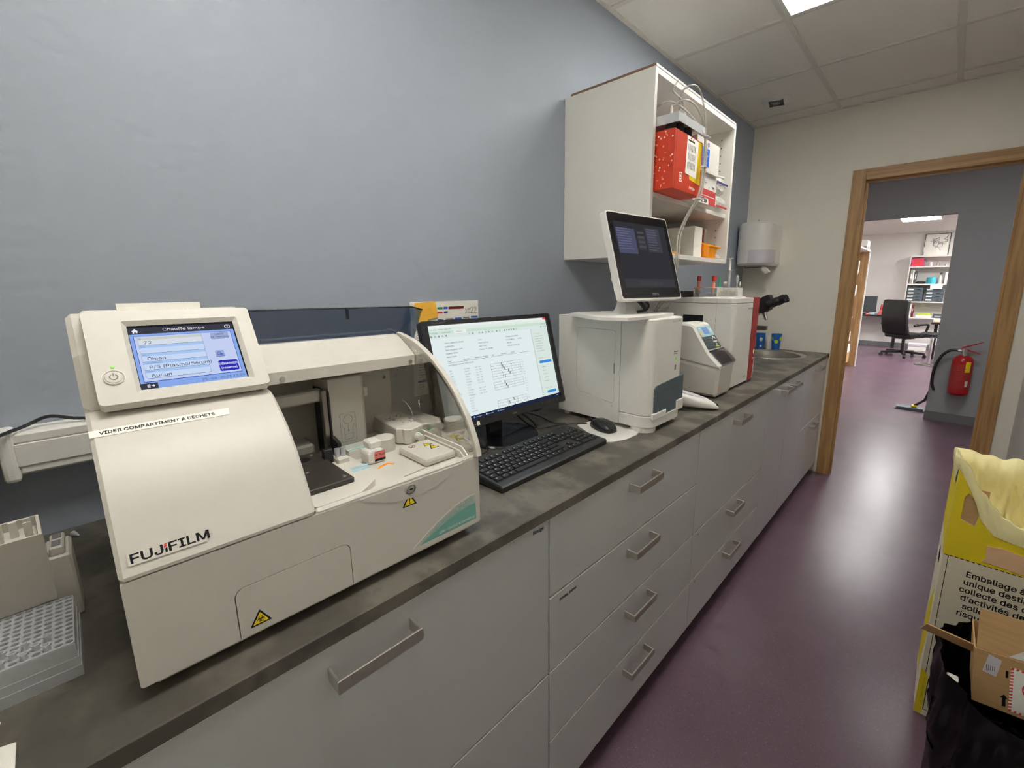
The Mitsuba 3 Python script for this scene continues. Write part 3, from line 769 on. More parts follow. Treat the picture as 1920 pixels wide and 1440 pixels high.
# plate with warnings
wp = add('warning_plate', rbox(-.246, -.178, -.567, -.468, zt, 1.068, .006), 'mat_ivory', an, label='ivory cover with warning signs')
WF = Frame((0, 0, 1.068), (1, 0, 0), (0, 1, 0))
warn_triangle(WF, -.201, -.505, .018, wp)
warn_triangle(WF, -.199, -.526, .018, wp)
add('no_touch_sign', WF.flat(ring_poly(-.228, -.49, .0065, .0012).union(stroke([(-.233, -.494), (-.223, -.486)], .0012)), 0, .0002), 'mat_maroon', wp)
add('side_ledge', bprism([(-.595, zt), (-.595, 1.060), (-.575, 1.075), (-.33, 1.078), (-.305, 1.07), (-.305, zt)], 'x', -.1725, -.1695 + .0005, .0005), 'mat_ivory', an)
add('side_ledge', bprism([(-.592, zt), (-.592, 1.056), (-.572, 1.068), (-.45, 1.070), (-.45, zt)], 'x', -.1765, -.173, .001), 'mat_ivory', an)
add('deck_print', cat(prism(rect(-.352, -.512, -.322, -.502), 'z', zt + .010, zt + .0103), prism(rect(-.350, -.498, -.318, -.491), 'z', zt + .0101, zt + .0103)), 'mat_sky_panel', an)
add('deck_print', cat(prism(rect(-.350, -.5, -.328, -.488), 'z', zt, zt + .0106)), 'mat_green', an) if False else None
add('deck_marks', cat(prism(stroke([(-.306, -.505), (-.283, -.495), (-.276, -.505)], .005), 'z', zt, zt + .0003)), 'mat_orange', an)
add('deck_slot', prism(stroke([(-.292, -.572), (-.247, -.566)], .003), 'z', zt, zt + .0003), 'mat_ivory_dark', an)
add('needle', tube([(-.178, -.415, 1.09), (-.179, -.41, 1.115), (-.183, -.40, 1.13), (-.19, -.395, 1.138)], .0006, 6), 'mat_chrome', an)

# ------------------------------------------------------------------ left end: trunking, cable, tip boxes
tk = thing('cable_trunking', 'white plastic cable trunking on the wall left of the chemistry analyser', 'cable trunking')
ty, tz0, tz1 = -0.062, 1.045, 1.125
add('channel', cat(rbox(-.7405, -.30, ty, -.0005, tz0 + .004, tz1, .004), rbox(-.7405, -.30, ty - .003, ty, tz0 + .020, tz1 - .019, .0012)), 'mat_white_plastic', tk)
add('upper_cover', rbox(-.7405, -.30, ty - .0015, ty, tz1 - .017, tz1 - .003, .001), 'mat_white_plastic', tk)
add('end_cap', rbox(-.7585, -.739, ty - .006, -.0005, tz0 - .006, tz1 + .003, .006), 'mat_white_plastic', tk)
t2 = thing('cable_trunking', 'cream length of trunking on the short wall at the left edge', 'cable trunking')
add('channel', rbox(XL + .0005, XL + .02, -.40, -.012, 1.06, 1.118, .003), 'mat_ivory', t2)
tag = add('black_cable', tube([(-.775, -.20, 1.13), (-.755, -.10, 1.131), (-.725, -.05, 1.133), (-.695, -.035, 1.142), (-.665, -.04, 1.133), (-.64, -.045, 1.1295), (-.60, -.05, 1.1285), (-.55, -.05, 1.1285)], .0032, 8), 'mat_black_satin', label='black cable arching over the white wall trunking', cat_='cable', smooth=40)

tb = thing('tube_rack', 'clear plastic sample tube rack with rows of round wells at the left edge', 'tube rack')
rx0, rx1, ry0, ry1, rz0, rz1 = -.768, -.6925, -.500, -.372, ZC + .0005, .952
nx, ny, pit = 8, 12, .0088
wells = [((rx1 - .0065) - i * pit, (ry0 + .0085) + j * .0103) for i in range(nx) for j in range(ny)]
top = rect(rx0 + .002, ry0 + .002, rx1 - .002, ry1 - .002, .003)
for x, y in wells:
    top = top.difference(circle(x, y, .0036, 3))
add('top_plate', prism(top, 'z', rz1 - .0015, rz1), 'mat_frosted', tb)
wl = []
for x, y in wells:
    w = trimesh.creation.cylinder(radius=.0036, height=.022, sections=10, cap=False) if False else lathe([(.0036, 0), (.0036, .011), (.0012, .020)], (x, y, rz1 - .0008), (0, 0, -1), n=8)
    wl.append(w)
add('well', cat(*wl), 'mat_frosted', tb, kind='stuff', label='rows of round wells')


def skirt(x0, x1, y0, y1, z0, z1, t=.0012):
    return cat(box(x0, x1, y0, y0 + t, z0, z1), box(x0, x1, y1 - t, y1, z0, z1), box(x0, x0 + t, y0 + t, y1 - t, z0, z1), box(x1 - t, x1, y0 + t, y1 - t, z0, z1))


add('upper_skirt', skirt(rx0 + .002, rx1 - .002, ry0 + .002, ry1 - .002, .932, rz1 - .0016), 'mat_frosted', tb)
add('middle_skirt', skirt(rx0 + .001, rx1 - .001, ry0 + .001, ry1 - .001, .9205, .932), 'mat_frosted', tb)
add('base_skirt', skirt(rx0, rx1, ry0, ry1, rz0, .9205), 'mat_frosted', tb)
tubes = [(x, y) for x, y in wells if -.497 < y < -.462 and x < rx1 - .02]
for i, (x, y) in enumerate(tubes[::2][:14]):
    k = key('micro_tube')
    labels[k] = {'label': 'clear conical micro tube standing in the clear rack at the left edge', 'category': 'micro tube', 'group': 'micro tubes in the clear rack'}
    add_m = lathe([(.0002, -.022), (.0016, -.02), (.0031, -.006), (.0031, .006), (.0041, .006), (.0041, .0072), (.0028, .0072), (.0028, -.006), (.0012, -.019), (0, -.0205)], (x, y, rz1 + .0006), n=10)
    scene[k] = mikit.ply(add_m, 'mat_frosted')
# two beige reagent tip holders behind the clear rack, leaning on it
bh = thing('tip_holder', 'beige plastic tip holder full of white tips, leaning on the clear tube rack', 'tip holder')
BF = Frame((-.7085, -.372, .9535), (1, .06, 0), (0, -.26, 1))


def holder_body(w, h, d):
    outer = prism(rect(-w, 0, 0, h, .004), 'z', 0, d)
    return cat(prism(rect(-w, 0, 0, h - .014, .003), 'z', -d, 0), prism(rect(-w, h - .015, 0, h, .002), 'z', -.002, 0), prism(rect(-w, h - .015, 0, h, .002), 'z', -d, -d + .002), prism(rect(-.003, h - .015, 0, h, .0), 'z', -d, 0))


add('body', BF.put(holder_body(.072, .112, .046)), 'mat_ivory', bh)
for i in range(5):
    add('tip', BF.put(cat(prism(rect(-.062 + i * .012, .098, -.055 + i * .012, .125 - .003 * (i % 2), .001), 'z', -.016 - .012 * (i % 2), -.0145 - .012 * (i % 2)), prism(rect(-.062 + i * .012, .098, -.055 + i * .012, .119, .001), 'z', -.034, -.0325))), 'mat_white_plastic', bh)
b2 = thing('tip_holder', 'narrow beige tip holder standing behind the leaning one at the left edge', 'tip holder')
add('body', cat(rbox(-.715, -.6885, -.352, -.285, ZC + .0005, 1.005, .003), rbox(-.709, -.694, -.350, -.320, 1.004, 1.018, .002), rbox(-.709, -.694, -.312, -.288, 1.004, 1.014, .002)), 'mat_ivory', b2)
add('hole', cat(prism(rect(-.706, -.346, -.697, -.326, .001), 'z', 1.018, 1.0184), prism(rect(-.706, -.309, -.697, -.291, .001), 'z', 1.014, 1.0144)), 'mat_ink_grey', b2)
add('lost_tube', lathe([(0, 0), (.0015, .001), (.0035, .012), (.0035, .021), (.0043, .021), (.0043, .0225), (.003, .0225), (.003, .012), (0, .002)], (-.6895, -.062, ZC + .0045), (-.35, 1, .0), n=14), 'mat_frosted', label='single clear micro tube lying on the worktop beside the wall', cat_='micro tube')
ps = thing('paper_sheet', 'white sheet of paper at the bottom left corner of the worktop', 'paper')
add('sheet', cat(prism([(-.782, -.553), (-.7435, -.566), (-.742, -.632), (-.782, -.632)], 'z', ZC + .0004, ZC + .0012)), 'mat_paper', ps)
add('print', prism([(-.772, -.60), (-.7555, -.604), (-.7555, -.628), (-.772, -.628)], 'z', ZC + .0013, ZC + .0015), 'mat_violet', ps)
p3 = add('note_card', prism([(-.782, -.512), (-.7565, -.520), (-.7585, -.545), (-.782, -.540)], 'z', ZC + .0004, ZC + .0012), 'mat_paper', label='small white card on the worktop in front of the clear tube rack', cat_='paper')

# ------------------------------------------------------------------ calendar and note on the wall
cl = thing('wall_calendar', 'printed 2022 calendar sheet on the blue wall behind the monitor', 'calendar')
KF = Frame((.066, -.003, 1.329))
add('sheet', KF.flat(sg.box(0, -.30, .266, 0), 0, .0015), 'mat_paper', cl)
pr = {'mat_violet': [], 'mat_blue_print': [], 'mat_crimson': [], 'mat_green': [], 'mat_ink_grey': [], 'mat_maroon': []}
pr['mat_maroon'].append(sg.box(.142, -.027, .204, -.018))
pr['mat_green'].append(sg.box(.098, -.026, .118, -.019))
pr['mat_blue_print'] += [sg.box(.122, -.026, .138, -.018), sg.box(.165, -.062, .193, -.056), sg.box(.232, -.060, .262, -.054)]
pr['mat_crimson'].append(sg.box(.098, -.040, .118, -.033))
pr['mat_violet'] += [sg.box(.122, -.040, .138, -.033), sg.box(.098, -.064, .118, -.058)]
pr['mat_ink_grey'] += [sg.box(.128, -.063, .158, -.057), sg.box(.200, -.061, .226, -.055)]
for c_ in range(6):
    for r_ in range(26):
        pr['mat_ink_grey'].append(sg.box(.018 + c_ * .041, -.0735 - r_ * .008, .018 + c_ * .041 + .026 * (.6 + .4 * rng.random()), -.0715 - r_ * .008))
for r_ in (0, 1):
    for c_ in range(6):
        pr['mat_blue_print' if c_ % 2 else 'mat_violet'].append(sg.box(.014 + c_ * .041, -.158 - r_ * .1, .046 + c_ * .041, -.151 - r_ * .1))
for m_, ps_ in pr.items():
    add('print', cat(*[KF.flat(p_, .0015, .0002) for p_ in ps_]), m_, cl)
add('lettering', cat(KF.text('20', .017, .207, -.044, .0016, .0002, stretch=.8), KF.text('22', .022, .229, -.044, .0016, .0002, stretch=.8)), 'mat_ink_grey', cl)
po = thing('sticky_note', 'orange yellow sticky note with faint handwriting on the calendar', 'sticky note')
PO = Frame((.0795, -.0078, 1.326), (1, 0, .04), (0, .0, 1))
add('sheet', PO.flat([(0, 0), (.075, 0), (.082, -.05), (.045, -.056), (.012, -.075)], 0, .0012), 'mat_post_it', po)
add('handwriting', cat(*[PO.flat(stroke([(x, y + (i % 2) * .002) for i, x in enumerate(np.linspace(.012, w_, 14))], .0008), .0012, .0001) for y, w_ in ((-.012, .035), (-.024, .062), (-.030, .045), (-.041, .066))]), 'mat_orange', po)

# ------------------------------------------------------------------ monitor, keyboard, mouse
mo = thing('monitor', 'black computer monitor showing a lab report, on the worktop beside the chemistry analyser', 'monitor')
MF = Frame((0, -.28, .985), (1, 0, 0), (0, .08, .3))
mm = ext(rect(-.0205, -.003, .4885, .3105, .006).difference(sg.box(.0, .0195, .4715, .2975)), .008)
mm.apply_translation((0, 0, -.008))
bk_ = ext(rect(-.0195, -.002, .4875, .3095, .006), .014)
bk_.apply_translation((0, 0, -.0225))
bk2 = ext(rect(.07, .04, .40, .26, .02), .03)
bk2.apply_translation((0, 0, -.052))
add('casing', MF.put(cat(mm, bk_, bk2)), 'mat_black_satin', mo)
R_, X_, S_ = scr(MF, -.0075)
P0, P1, Q0, Q1 = .0, .4715, .0195, .2975
it = [R_(P0, Q0, P1, Q1, 'e4eff0', 0), R_(P0, Q0, P1, .0305, '1d2740', 1), R_(P0, .2905, P1, Q1, 'eef4f2', 1), R_(P0, .2815, P1, .2905, 'dfeee4', 1), R_(P0, .2725, .128, .2815, 'cfe4d8', 2), R_(.085, .2725, .128, .2815, 'eef4f0', 3), R_(.128, .2725, P1, .2815, 'cfe3d2', 1), R_(P0, .2615, P1, .2725, 'dceae6', 2), R_(.392, .0305, P1, .2615, 'dbe9e2', 1), R_(.3895, .0305, .3925, .2615, 'c0ccc4', 2),
      R_(.404, .1425, .4625, .1515, '3d8ed8', 3, .002), R_(.416, .0385, .4587, .0475, '3d8ed8', 3, .002), R_(.458, .291, .4715, Q1, 'd8505a', 2)]
it += [X_('Fichier   Edition   Affichage   Fenêtre   Aide', .0026, .006, .2845, '50605c'), X_('Accueil   Outils', .0026, .006, .2755, '50605c', 5), X_('Doc ProCyte.pdf', .0026, .045, .2755, '50605c', 5), X_('ABAXIS.pdf  x', .0026, .092, .2755, '50605c', 5), X_('Connexion', .0028, .445, .2752, '50605c', 5)]
for i, x in enumerate((.006, .018, .030, .042, .054, .135, .147, .172, .184, .196, .208, .222, .240, .252, .272, .282, .292, .302, .312, .324, .44, .452, .462)):
    it.append((MF.flat(ring_poly(x + .003, .267, .0026, .0009, 3) if i % 2 else sg.box(x + .001, .2648, x + .005, .269), -.0075 + 5 * .00012, .00005), '6d7c80'))
tx_ = 'Client: LABAUVE, Romie|(LABAUVE)|Nom du patient: Jane|Espèce: Chien|Race: Carlin'.split('|')
for i, t in enumerate(tx_):
    it.append(X_(t, .0042, .0462, .2440 - i * .0098, '3a4048'))
for i, t in enumerate(('Sexe:', 'Poids: 5,19 kg', 'Age: 7 Ans', 'Docteur: Dr Camille')):
    it.append(X_(t, .0040, .1641, .2440 - i * .0098, '3a4048'))
for i, t in enumerate(('Clinique des Vallées', '8 rue Antoine          33380', 'Mérode', 'Tél: 05 56 00 00 00')):
    it.append(X_(t, .0040, .2754, .2440 - i * .0098, '3a4048'))
for x, t in ((.0461, 'Test'), (.10, 'Résultats'), (.140, 'Valeurs de référence'), (.205, 'BAS'), (.243, 'NORMAL'), (.284, 'ELEVE')):
    it.append(X_(t, .0038, x, .1925, '3a4048'))
it += [S_([(.0461, .1895), (.3679, .1895)], .0006, '303438'), X_('ProCyte Dx (03 avril 2023 11:06)', .0040, .0461, .181, '3a4048')]
nm = 'GR HCT HGB VGM TCMH CCMH IDR %RETIC RETIC RETIC-HGB GB %NEU %LYM %MONO %EOS %BASO NEU LYM'.split()
vals = '6,71 M/µL|39,6 %|14,3 g/dL|59,0 fL|21,3 pg|36,1 g/dL|18,0 %|0,7 %|47,0 K/µL|23,5 pg|10,38 K/µL|64,5 %|22,3 %|6,2 %|6,5 %|0,5 %|6,69 K/µL|2,31 K/µL'.split('|')
refs = '5,65 - 8,87|37,3 - 61,7|13,1 - 20,5|61,6 - 73,5|21,2 - 25,9|32,0 - 37,9|13,6 - 21,7||10,0 - 110,0|22,3 - 29,6|5,05 - 16,76|||||||2,95 - 11,64'.split('|')
for i in range(18):
    y = .1655 - i * .0078
    if y < .034:
        break
    it += [X_(nm[i], .0032, .0456, y, '3f454c'), X_(vals[i], .0032, .0951, y, '3f454c')]
    if refs[i]:
        it.append(X_(refs[i], .0030, .1344, y, '3f454c'))
    it.append(X_(vals[i].split()[0], .0026, .3215, y, '8a5a60'))
for top_, n_, marks in ((.1675, 6, (0, 0, 1, 2, 3, 4)), (.1195 - .0005, 1, ()), (.1105, 3, (0, 1, 2)), (.0535, 3, (2, 0, 2))):
    if top_ == .1190:
        continue
    h_ = .0078
    for j in range(n_ + 1):
        it.append(S_([(.193, top_ - j * h_), (.3165, top_ - j * h_)], .0005, '303438', 3))
    for x in (.193, .2345, .2755, .3165):
        it.append(S_([(x, top_), (x, max(top_ - n_ * h_, .031))], .0005, '303438', 4))
    for j in range(n_):
        x = {0: .237, 1: .240, 2: .246, 3: .260, 4: .265, 5: .243}.get(j if n_ == 6 else (j if n_ == 3 and top_ > .1 else 3 - (j % 2) * 2), .25)
        it.append(R_(x - .001, top_ - j * h_ - h_, x + .0012, top_ - j * h_, '15181c', 5))
for i in range(9):
    y = .243 - i * .0085 if i < 8 else .16
    it.append(X_('Exporter le fichier PDF' if i % 3 else 'Créer un fichier', .0027, .402, y, '6a7878'))
for i in range(5):
    it.append(X_('Commentaire', .0027, .410, .128 - i * .012, '6a7878'))
it += [X_('Convertir et modifier', .0024, .409, .056, '6a7878'), X_('13:29', .0026, .455, .0235, 'e8ecf4', 3)]
for i in range(5):
    it += [R_(.006 + i * .045, .0225, .011 + i * .045, .0280, 'c8d4ee' if i % 2 else '6fa0e0', 3), X_('Fenêtre active', .0024, .013 + i * .045, .0235, 'cfd8ea', 3)]
glow('display', mo, it, 0.66, 'lit screen with a lab report')
add('brand_lettering', MF.text('iiyama', .0050, .235, .0045, 0, .0002, bold=True), 'mat_steel_dark', mo)
add('model_lettering', MF.text('ProLite E2283HS', .0040, .0135, .3015, 0, .0002), 'mat_steel_dark', mo)
add('side_lettering', MF.text('HDMI', .0035, .083, .003, 0, .0002), 'mat_ink_grey', mo)
add('button_mark', cat(*[MF.flat(sg.box(.372 + i * .018, .0105, .376 + i * .018, .0118), 0, .0002) for i in range(5)]), 'mat_steel_dark', mo)
add('sticker', MF.flat(sg.box(.098, .0006, .108, .0126), 0, .0003), 'mat_paper', mo, label='small white sticker')
add('neck', hull([(.21, -.20, .915), (.26, -.20, .915), (.21, -.18, .915), (.26, -.18, .915), (.20, -.19, 1.10), (.27, -.19, 1.10), (.20, -.175, 1.10), (.27, -.175, 1.10)]), 'mat_black_satin', mo)
add('base', lathe([(0, 0), (.118, 0), (.12, .003), (.117, .008), (.05, .012), (0, .012)], (.235, -.225, ZC), n=48), 'mat_black_gloss', mo, smooth=30)

kb_ = thing('keyboard', 'black computer keyboard in front of the monitor', 'keyboard')
KO = Frame((-.030, -.5265, ZC), (1, .019, 0), (-.019, 1, 0))
add('case', KO.put(bprism([(0, .001), (0, .013), (.004, .0165), (.158, .027), (.162, .024), (.162, .001)], 'x', 0, .434, .003)), 'mat_black_satin', kb_)
kfr = Frame(KO.pt(0, .004, .0168), KO.ex, KO.ey * .154 + KO.n * .0105)
U1 = .01865
rows = [(.131, [(0, 1)] + [(2 + i, 1) for i in range(4)] + [(6.5 + i, 1) for i in range(4)] + [(11 + i, 1) for i in range(4)] + [(15.25 + i, 1) for i in range(3)]),
        (.1065, [(i, 1) for i in range(13)] + [(13, 2)] + [(15.25 + i, 1) for i in range(3)] + [(18.5 + i, 1) for i in range(4)]),
        (.0875, [(0, 1.5)] + [(1.5 + i, 1) for i in range(12)] + [(13.5, 1.5)] + [(15.25 + i, 1) for i in range(3)] + [(18.5 + i, 1) for i in range(4)]),
        (.0685, [(0, 1.75)] + [(1.75 + i, 1) for i in range(11)] + [(12.75, 2.25)] + [(18.5 + i, 1) for i in range(3)]),
        (.0495, [(0, 1.25)] + [(1.25 + i, 1) for i in range(11)] + [(12.25, 2.75)] + [(16.25, 1)] + [(18.5 + i, 1) for i in range(4)]),
        (.0305, [(0, 1.25), (1.25, 1.25), (2.5, 1.25), (3.75, 6.25), (10, 1.25), (11.25, 1.25), (12.5, 1.25), (13.75, 1.25), (15.25, 1), (16.25, 1), (17.25, 1), (18.5, 2), (20.5, 1), (21.5, 1)])]
caps, leg = {}, []
for v_, row in rows:
    for u_, w_ in row:
        wk = round(w_ * U1 * .985 - .0026, 5)
        if wk not in caps:
            hw, hh = wk / 2, .0078
            caps[wk] = mikit.ply(hull([(sx * hw, sy * hh, 0) for sx in (-1, 1) for sy in (-1, 1)] + [(sx * (hw - .0012), sy * (hh - .0012), .0032) for sx in (-1, 1) for sy in (-1, 1)]), 'mat_black')
        cu = .010 + (u_ + w_ / 2) * U1 * .985
        M = np.eye(4)
        M[:3, 0], M[:3, 1], M[:3, 2], M[:3, 3] = kfr.ex, kfr.ey, kfr.n, kfr.pt(cu, v_, 0)
        scene[key('key_cap', kb_)] = {**caps[wk], 'to_world': T(M)}
        if w_ < 2:
            a_ = rng.random()
            leg.append(kfr.flat(sg.box(cu - .005, v_ + .0005, cu - .005 + .0022 + .003 * a_, v_ + .0038), .0033, .0001))
add('key_legends', cat(*leg), 'mat_steel', kb_, kind='stuff')

mp = thing('mouse_mat', 'white rounded mouse mat beside the keyboard', 'mouse mat')
mpts = [(.480, -.338), (.560, -.352), (.592, -.40), (.605, -.455), (.600, -.495), (.575, -.528), (.535, -.545), (.475, -.543), (.425, -.525), (.405, -.50)]
add('sheet', prism(sg.Polygon(mpts).buffer(-.015).buffer(.015), 'z', ZC + .0003, ZC + .0026), 'mat_white_plastic', mp)
ms = thing('mouse', 'black computer mouse on the white mat', 'computer mouse')
s_ = trimesh.creation.icosphere(3, 1.0)
v = s_.vertices.copy()
v = np.sign(v) * np.abs(v) ** .82
v[:, 2] = np.maximum(v[:, 2], -.12)
v = np.stack([v[:, 0] * .030 * (1 - .12 * v[:, 1]), v[:, 1] * .056, (v[:, 2] + .12) * .030 * (1 - .22 * np.abs(v[:, 1]) ** 2)], 1)
q_ = math.radians(-16)
body_ = trimesh.Trimesh(v, s_.faces, process=False)
body_.apply_transform(trimesh.transformations.rotation_matrix(q_, (0, 0, 1)))
body_.apply_translation((.508, -.428, ZC + .0028))
add('body', body_, 'mat_black_satin', ms, smooth=True)
add('wheel', cyl((.491 - .003, -.388, ZC + .030), (.491 + .004, -.389, ZC + .030), .006, n=16), 'mat_black', ms)
add('cable', tube([(.492, -.373, ZC + .012), (.470, -.335, ZC + .008), (.425, -.30, ZC + .006), (.37, -.285, ZC + .006), (.33, -.25, ZC + .006), (.32, -.16, ZC + .006)], .0019, 6), 'mat_black', ms)
for i, (pts, lb) in enumerate((([(.29, -.13, 1.02), (.35, -.16, .965), (.42, -.20, .945), (.50, -.17, .955), (.53, -.06, .96)], 'upper black cable looping behind the monitor stand'), ([(.31, -.14, 1.0), (.345, -.21, .93), (.355, -.255, .912), (.38, -.235, .912), (.40, -.15, .93), (.41, -.06, .95)], 'black cable coiled on the worktop behind the monitor stand'), ([(.45, -.05, .915), (.46, -.18, .910), (.44, -.26, .9095), (.465, -.30, .9095)], 'thin black cable end on the worktop near the white machine'), ([(-.02, -.33, .9095), (.02, -.32, .912), (.06, -.36, .911), (.03, -.30, .912), (.11, -.31, .916), (.12, -.17, .925)], 'thin black cable tangle between keyboard and chemistry analyser'))):
    add('loose_cable', tube(pts, .003 if i < 2 else .002, 6), 'mat_black', label=lb, cat_='cable', smooth=40)

# ------------------------------------------------------------------ white blood analyser with the tilted screen on top
ca = thing('blood_analyser', 'white boxy blood analyser with a dark grey drawer front, beside the mouse', 'lab analyser')
cx0, cx1, cf, cb, cz0, cz1 = .556, .79, -.572, -.19, .922, 1.277


def rounded_plan(x0, x1, yf, yb, r, n=7):
    """Plan of a box whose two front corners are rounded."""
    a = [(x0 + r - r * math.cos(t), yf + r - r * math.sin(t)) for t in np.linspace(0, math.pi / 2, n)]
    b = [(x1 - r + r * math.sin(t), yf + r - r * math.cos(t)) for t in np.linspace(0, math.pi / 2, n)]
    return a + b + [(x1, yb), (x0, yb)]


ysp = -.458
dpoly = rect(-.435, .992, -.262, 1.236, .012)
lw = 1.0
side = sg.box(ysp + .0005, cz0, cb, cz1)
dp = sg.Polygon([(-.274, 1.237), (-.436, 1.236), (-.436, .985), (-.274, 1.012)]).buffer(-.01).buffer(.01)
add('side_panel', prism(side.difference(dp), 'x', cx0, cx0 + .004), 'mat_white_plastic', ca)
add('side_door', prism(dp.buffer(-.0008), 'x', cx0 + .0003, cx0 + .004), 'mat_white_plastic', ca)
add('door_notch', rbox(cx0 - .0004, cx0 + .002, -.4375, -.4315, 1.09, 1.125, .0008), 'mat_ivory_dark', ca)
add('core', box(cx0 + .0045, cx1, ysp + .001, cb, cz0 + .001, cz1), 'mat_white_plastic', ca)
plan = rounded_plan(cx0, cx1, cf, ysp - .001, .042)
add('front_shell', bprism(plan, 'z', .9625, cz1, .003), 'mat_white_plastic', ca, smooth=30)
add('bottom_lip', bprism(rounded_plan(cx0, cx1, cf - .002, ysp - .001, .042), 'z', cz0, .962, .003), 'mat_white_plastic', ca, smooth=30)
add('drawer_front', bprism([(.585, .955), (.585, 1.052), (.593, 1.062), (.70, 1.070), (cx1 - .003, 1.074), (cx1 - .003, .955)], 'y', cf - .0022, cf + .006, .001), 'mat_slate', ca, label='dark grey drawer front')
add('drawer_line', box(.586, cx1 - .003, cf - .0024, cf - .0015, 1.038, 1.0392), 'mat_anthracite', ca)
add('lip_rim', cat(rbox(.575, .665, cf - .005, cf + .004, .951, .972, .002), hull([(.665, cf - .005, .951), (.665, cf + .004, .951), (.665, cf - .005, .957), (.665, cf + .004, .957), (.745, cf - .005, .951), (.745, cf + .004, .951), (.745, cf - .005, .957), (.745, cf + .004, .957)]), rbox(.738, cx1, cf - .005, cf + .004, .951, .988, .002)), 'mat_white_plastic', ca)
add('foot', cyl((.60, cf + .045, ZC), (.60, cf + .045, cz0 + .002), .042, n=28), 'mat_white_plastic', ca)
for p_ in ((.58, -.215), (.77, -.215), (.775, cf + .03)):
    add('foot', cyl((p_[0], p_[1], ZC), (p_[0], p_[1], cz0 + .002), .012, n=14), 'mat_white_plastic', ca)
QF = Frame((0, cf, 0))
add('status_light', QF.flat(circle(.722, 1.136, .0055), 0, .0006), 'mat_green_led', ca, label='green round light')
add('slot', QF.flat(rect(.716, 1.098, .727, 1.116, .002), 0, .0005), 'mat_ink_grey', ca)
add('lettering', QF.text('CATALYST ONE', .0052, .690, 1.262, 0, .0002), 'mat_ink_grey', ca)
add('mark', QF.flat(sg.box(.706, 1.1595, .736, 1.163), 0, .0002), 'mat_ink_grey', ca)
add('mark', QF.flat(sg.box(.706, 1.153, .736, 1.155), 0, .0002), 'mat_ink_grey', ca)
add('side_marking', Frame((cx0 - .0001, 0, 0), (0, -1, 0)).text('CE', .004, .425, .975, 0, .0002), 'mat_ink_grey', ca)

vs = thing('touch_monitor', 'tilted black touch screen in a white frame standing on the white blood analyser', 'monitor')
vy, vt, vw, vh = math.radians(-8.2), math.radians(17.3), .320, .295
vex = np.array([math.cos(vy), math.sin(vy), 0])
vbk = np.array([-math.sin(vy), math.cos(vy), 0])
vez = math.cos(vt) * np.array([0, 0, 1]) + math.sin(vt) * vbk
VF = Frame(np.array((.692, -.458, 1.4765)) - vex * vw / 2 - vez * vh / 2, vex, vez)
fm = ext(rect(0, 0, vw, vh, .010), .024)
fm.apply_translation((0, 0, -.0255))
fm2 = ext(rect(.02, .02, vw - .02, vh - .02, .02), .02)
fm2.apply_translation((0, 0, -.045))
add('frame', VF.put(cat(fm, fm2)), 'mat_white_gloss', vs)
g_ = ext(rect(.005, .006, vw - .005, vh - .005, .008), .0016)
g_.apply_translation((0, 0, -.0014))
gl = add('glass', VF.put(g_), 'mat_black_gloss', vs, label='black glossy glass front')
R_, X_, S_ = scr(VF, .0003)
a0, a1, b0, b1 = .026, vw - .024, .040, vh - .034
it = [R_(a0, b0, a1, b1, '3a3a40', 0), R_(a0 + .006, .155, .125, b1 - .020, '5a5d78', 1), R_(.135, .17, .175, b1 - .04, '46454a', 1), R_(.182, .165, a1 - .035, b1 - .01, '4b4b56', 1), R_(.188, .20, .24, b1 - .018, '55576a', 2), R_(a0, b0, a1, .070, '46464c', 1)]
for i in range(9):
    it += [R_(.034, .17 + i * .0085, .034 + .05 + .03 * rng.random(), .172 + i * .0085, '7c80a0', 2), R_(.188, .172 + i * .009, .188 + .04 + .025 * rng.random(), .174 + i * .009, '6c6c78', 3)]
for i in range(4):
    it += [R_(.138, .178 + i * .016, .172, .186 + i * .016, '5a585a', 2)]
it.append(X_('IDEXX VetLab', .014, .16, .048, '58585c', 2, align='c'))
glow('display', vs, it, 0.46, 'dim grey screen')
add('brand_lettering', VF.text('IDEXX', .0085, vw / 2 + .012, .013, .0003, .0002, bold=True, align='c'), 'mat_ink_grey', gl)
plate_ = [(.384, -.433), (.431, -.546), (.62, -.548), (.79, -.524), (.80, -.44), (.72, -.27), (.60, -.22), (.50, -.25)]
bp_ = np.array(plate_)
bp_[:, 0] = np.clip(bp_[:, 0], .43, .79)
pp = sg.Polygon([(.424, -.455), (.452, -.548), (.62, -.5535), (.775, -.532), (.782, -.45), (.72, -.29), (.60, -.24), (.52, -.27)]).buffer(-.012).buffer(.012)
pp = affinity.translate(pp, .0, .0)
add('foot_plate', prism(pp, 'z', cz1 + .0005, cz1 + .010), 'mat_white_gloss', vs)
nk = []
for t_ in np.linspace(0, 1, 10):
    w_ = .030 + .062 * (1 - t_) ** 4
    x_ = .700
    y_ = -.395 + .05 * t_ ** 1.5
    nk.append([(x_ - w_, y_ - .014 - .03 * (1 - t_) ** 5, cz1 + .009 + .12 * t_), (x_ + w_, y_ - .014 - .03 * (1 - t_) ** 5, cz1 + .009 + .12 * t_), (x_ + w_, y_ + .014, cz1 + .009 + .12 * t_), (x_ - w_, y_ + .014, cz1 + .009 + .12 * t_)])
nv = np.array(nk).reshape(-1, 3)
nf = []
for k_ in range(9):
    for i in range(4):
        j = (i + 1) % 4
        nf += [[k_ * 4 + i, k_ * 4 + j, k_ * 4 + 4 + j], [k_ * 4 + i, k_ * 4 + 4 + j, k_ * 4 + 4 + i]]
nf += [[36, 37, 38], [36, 38, 39], [0, 2, 1], [0, 3, 2]]
add('neck', orient(trimesh.Trimesh(nv, nf, process=False)), 'mat_white_gloss', vs, smooth=40)
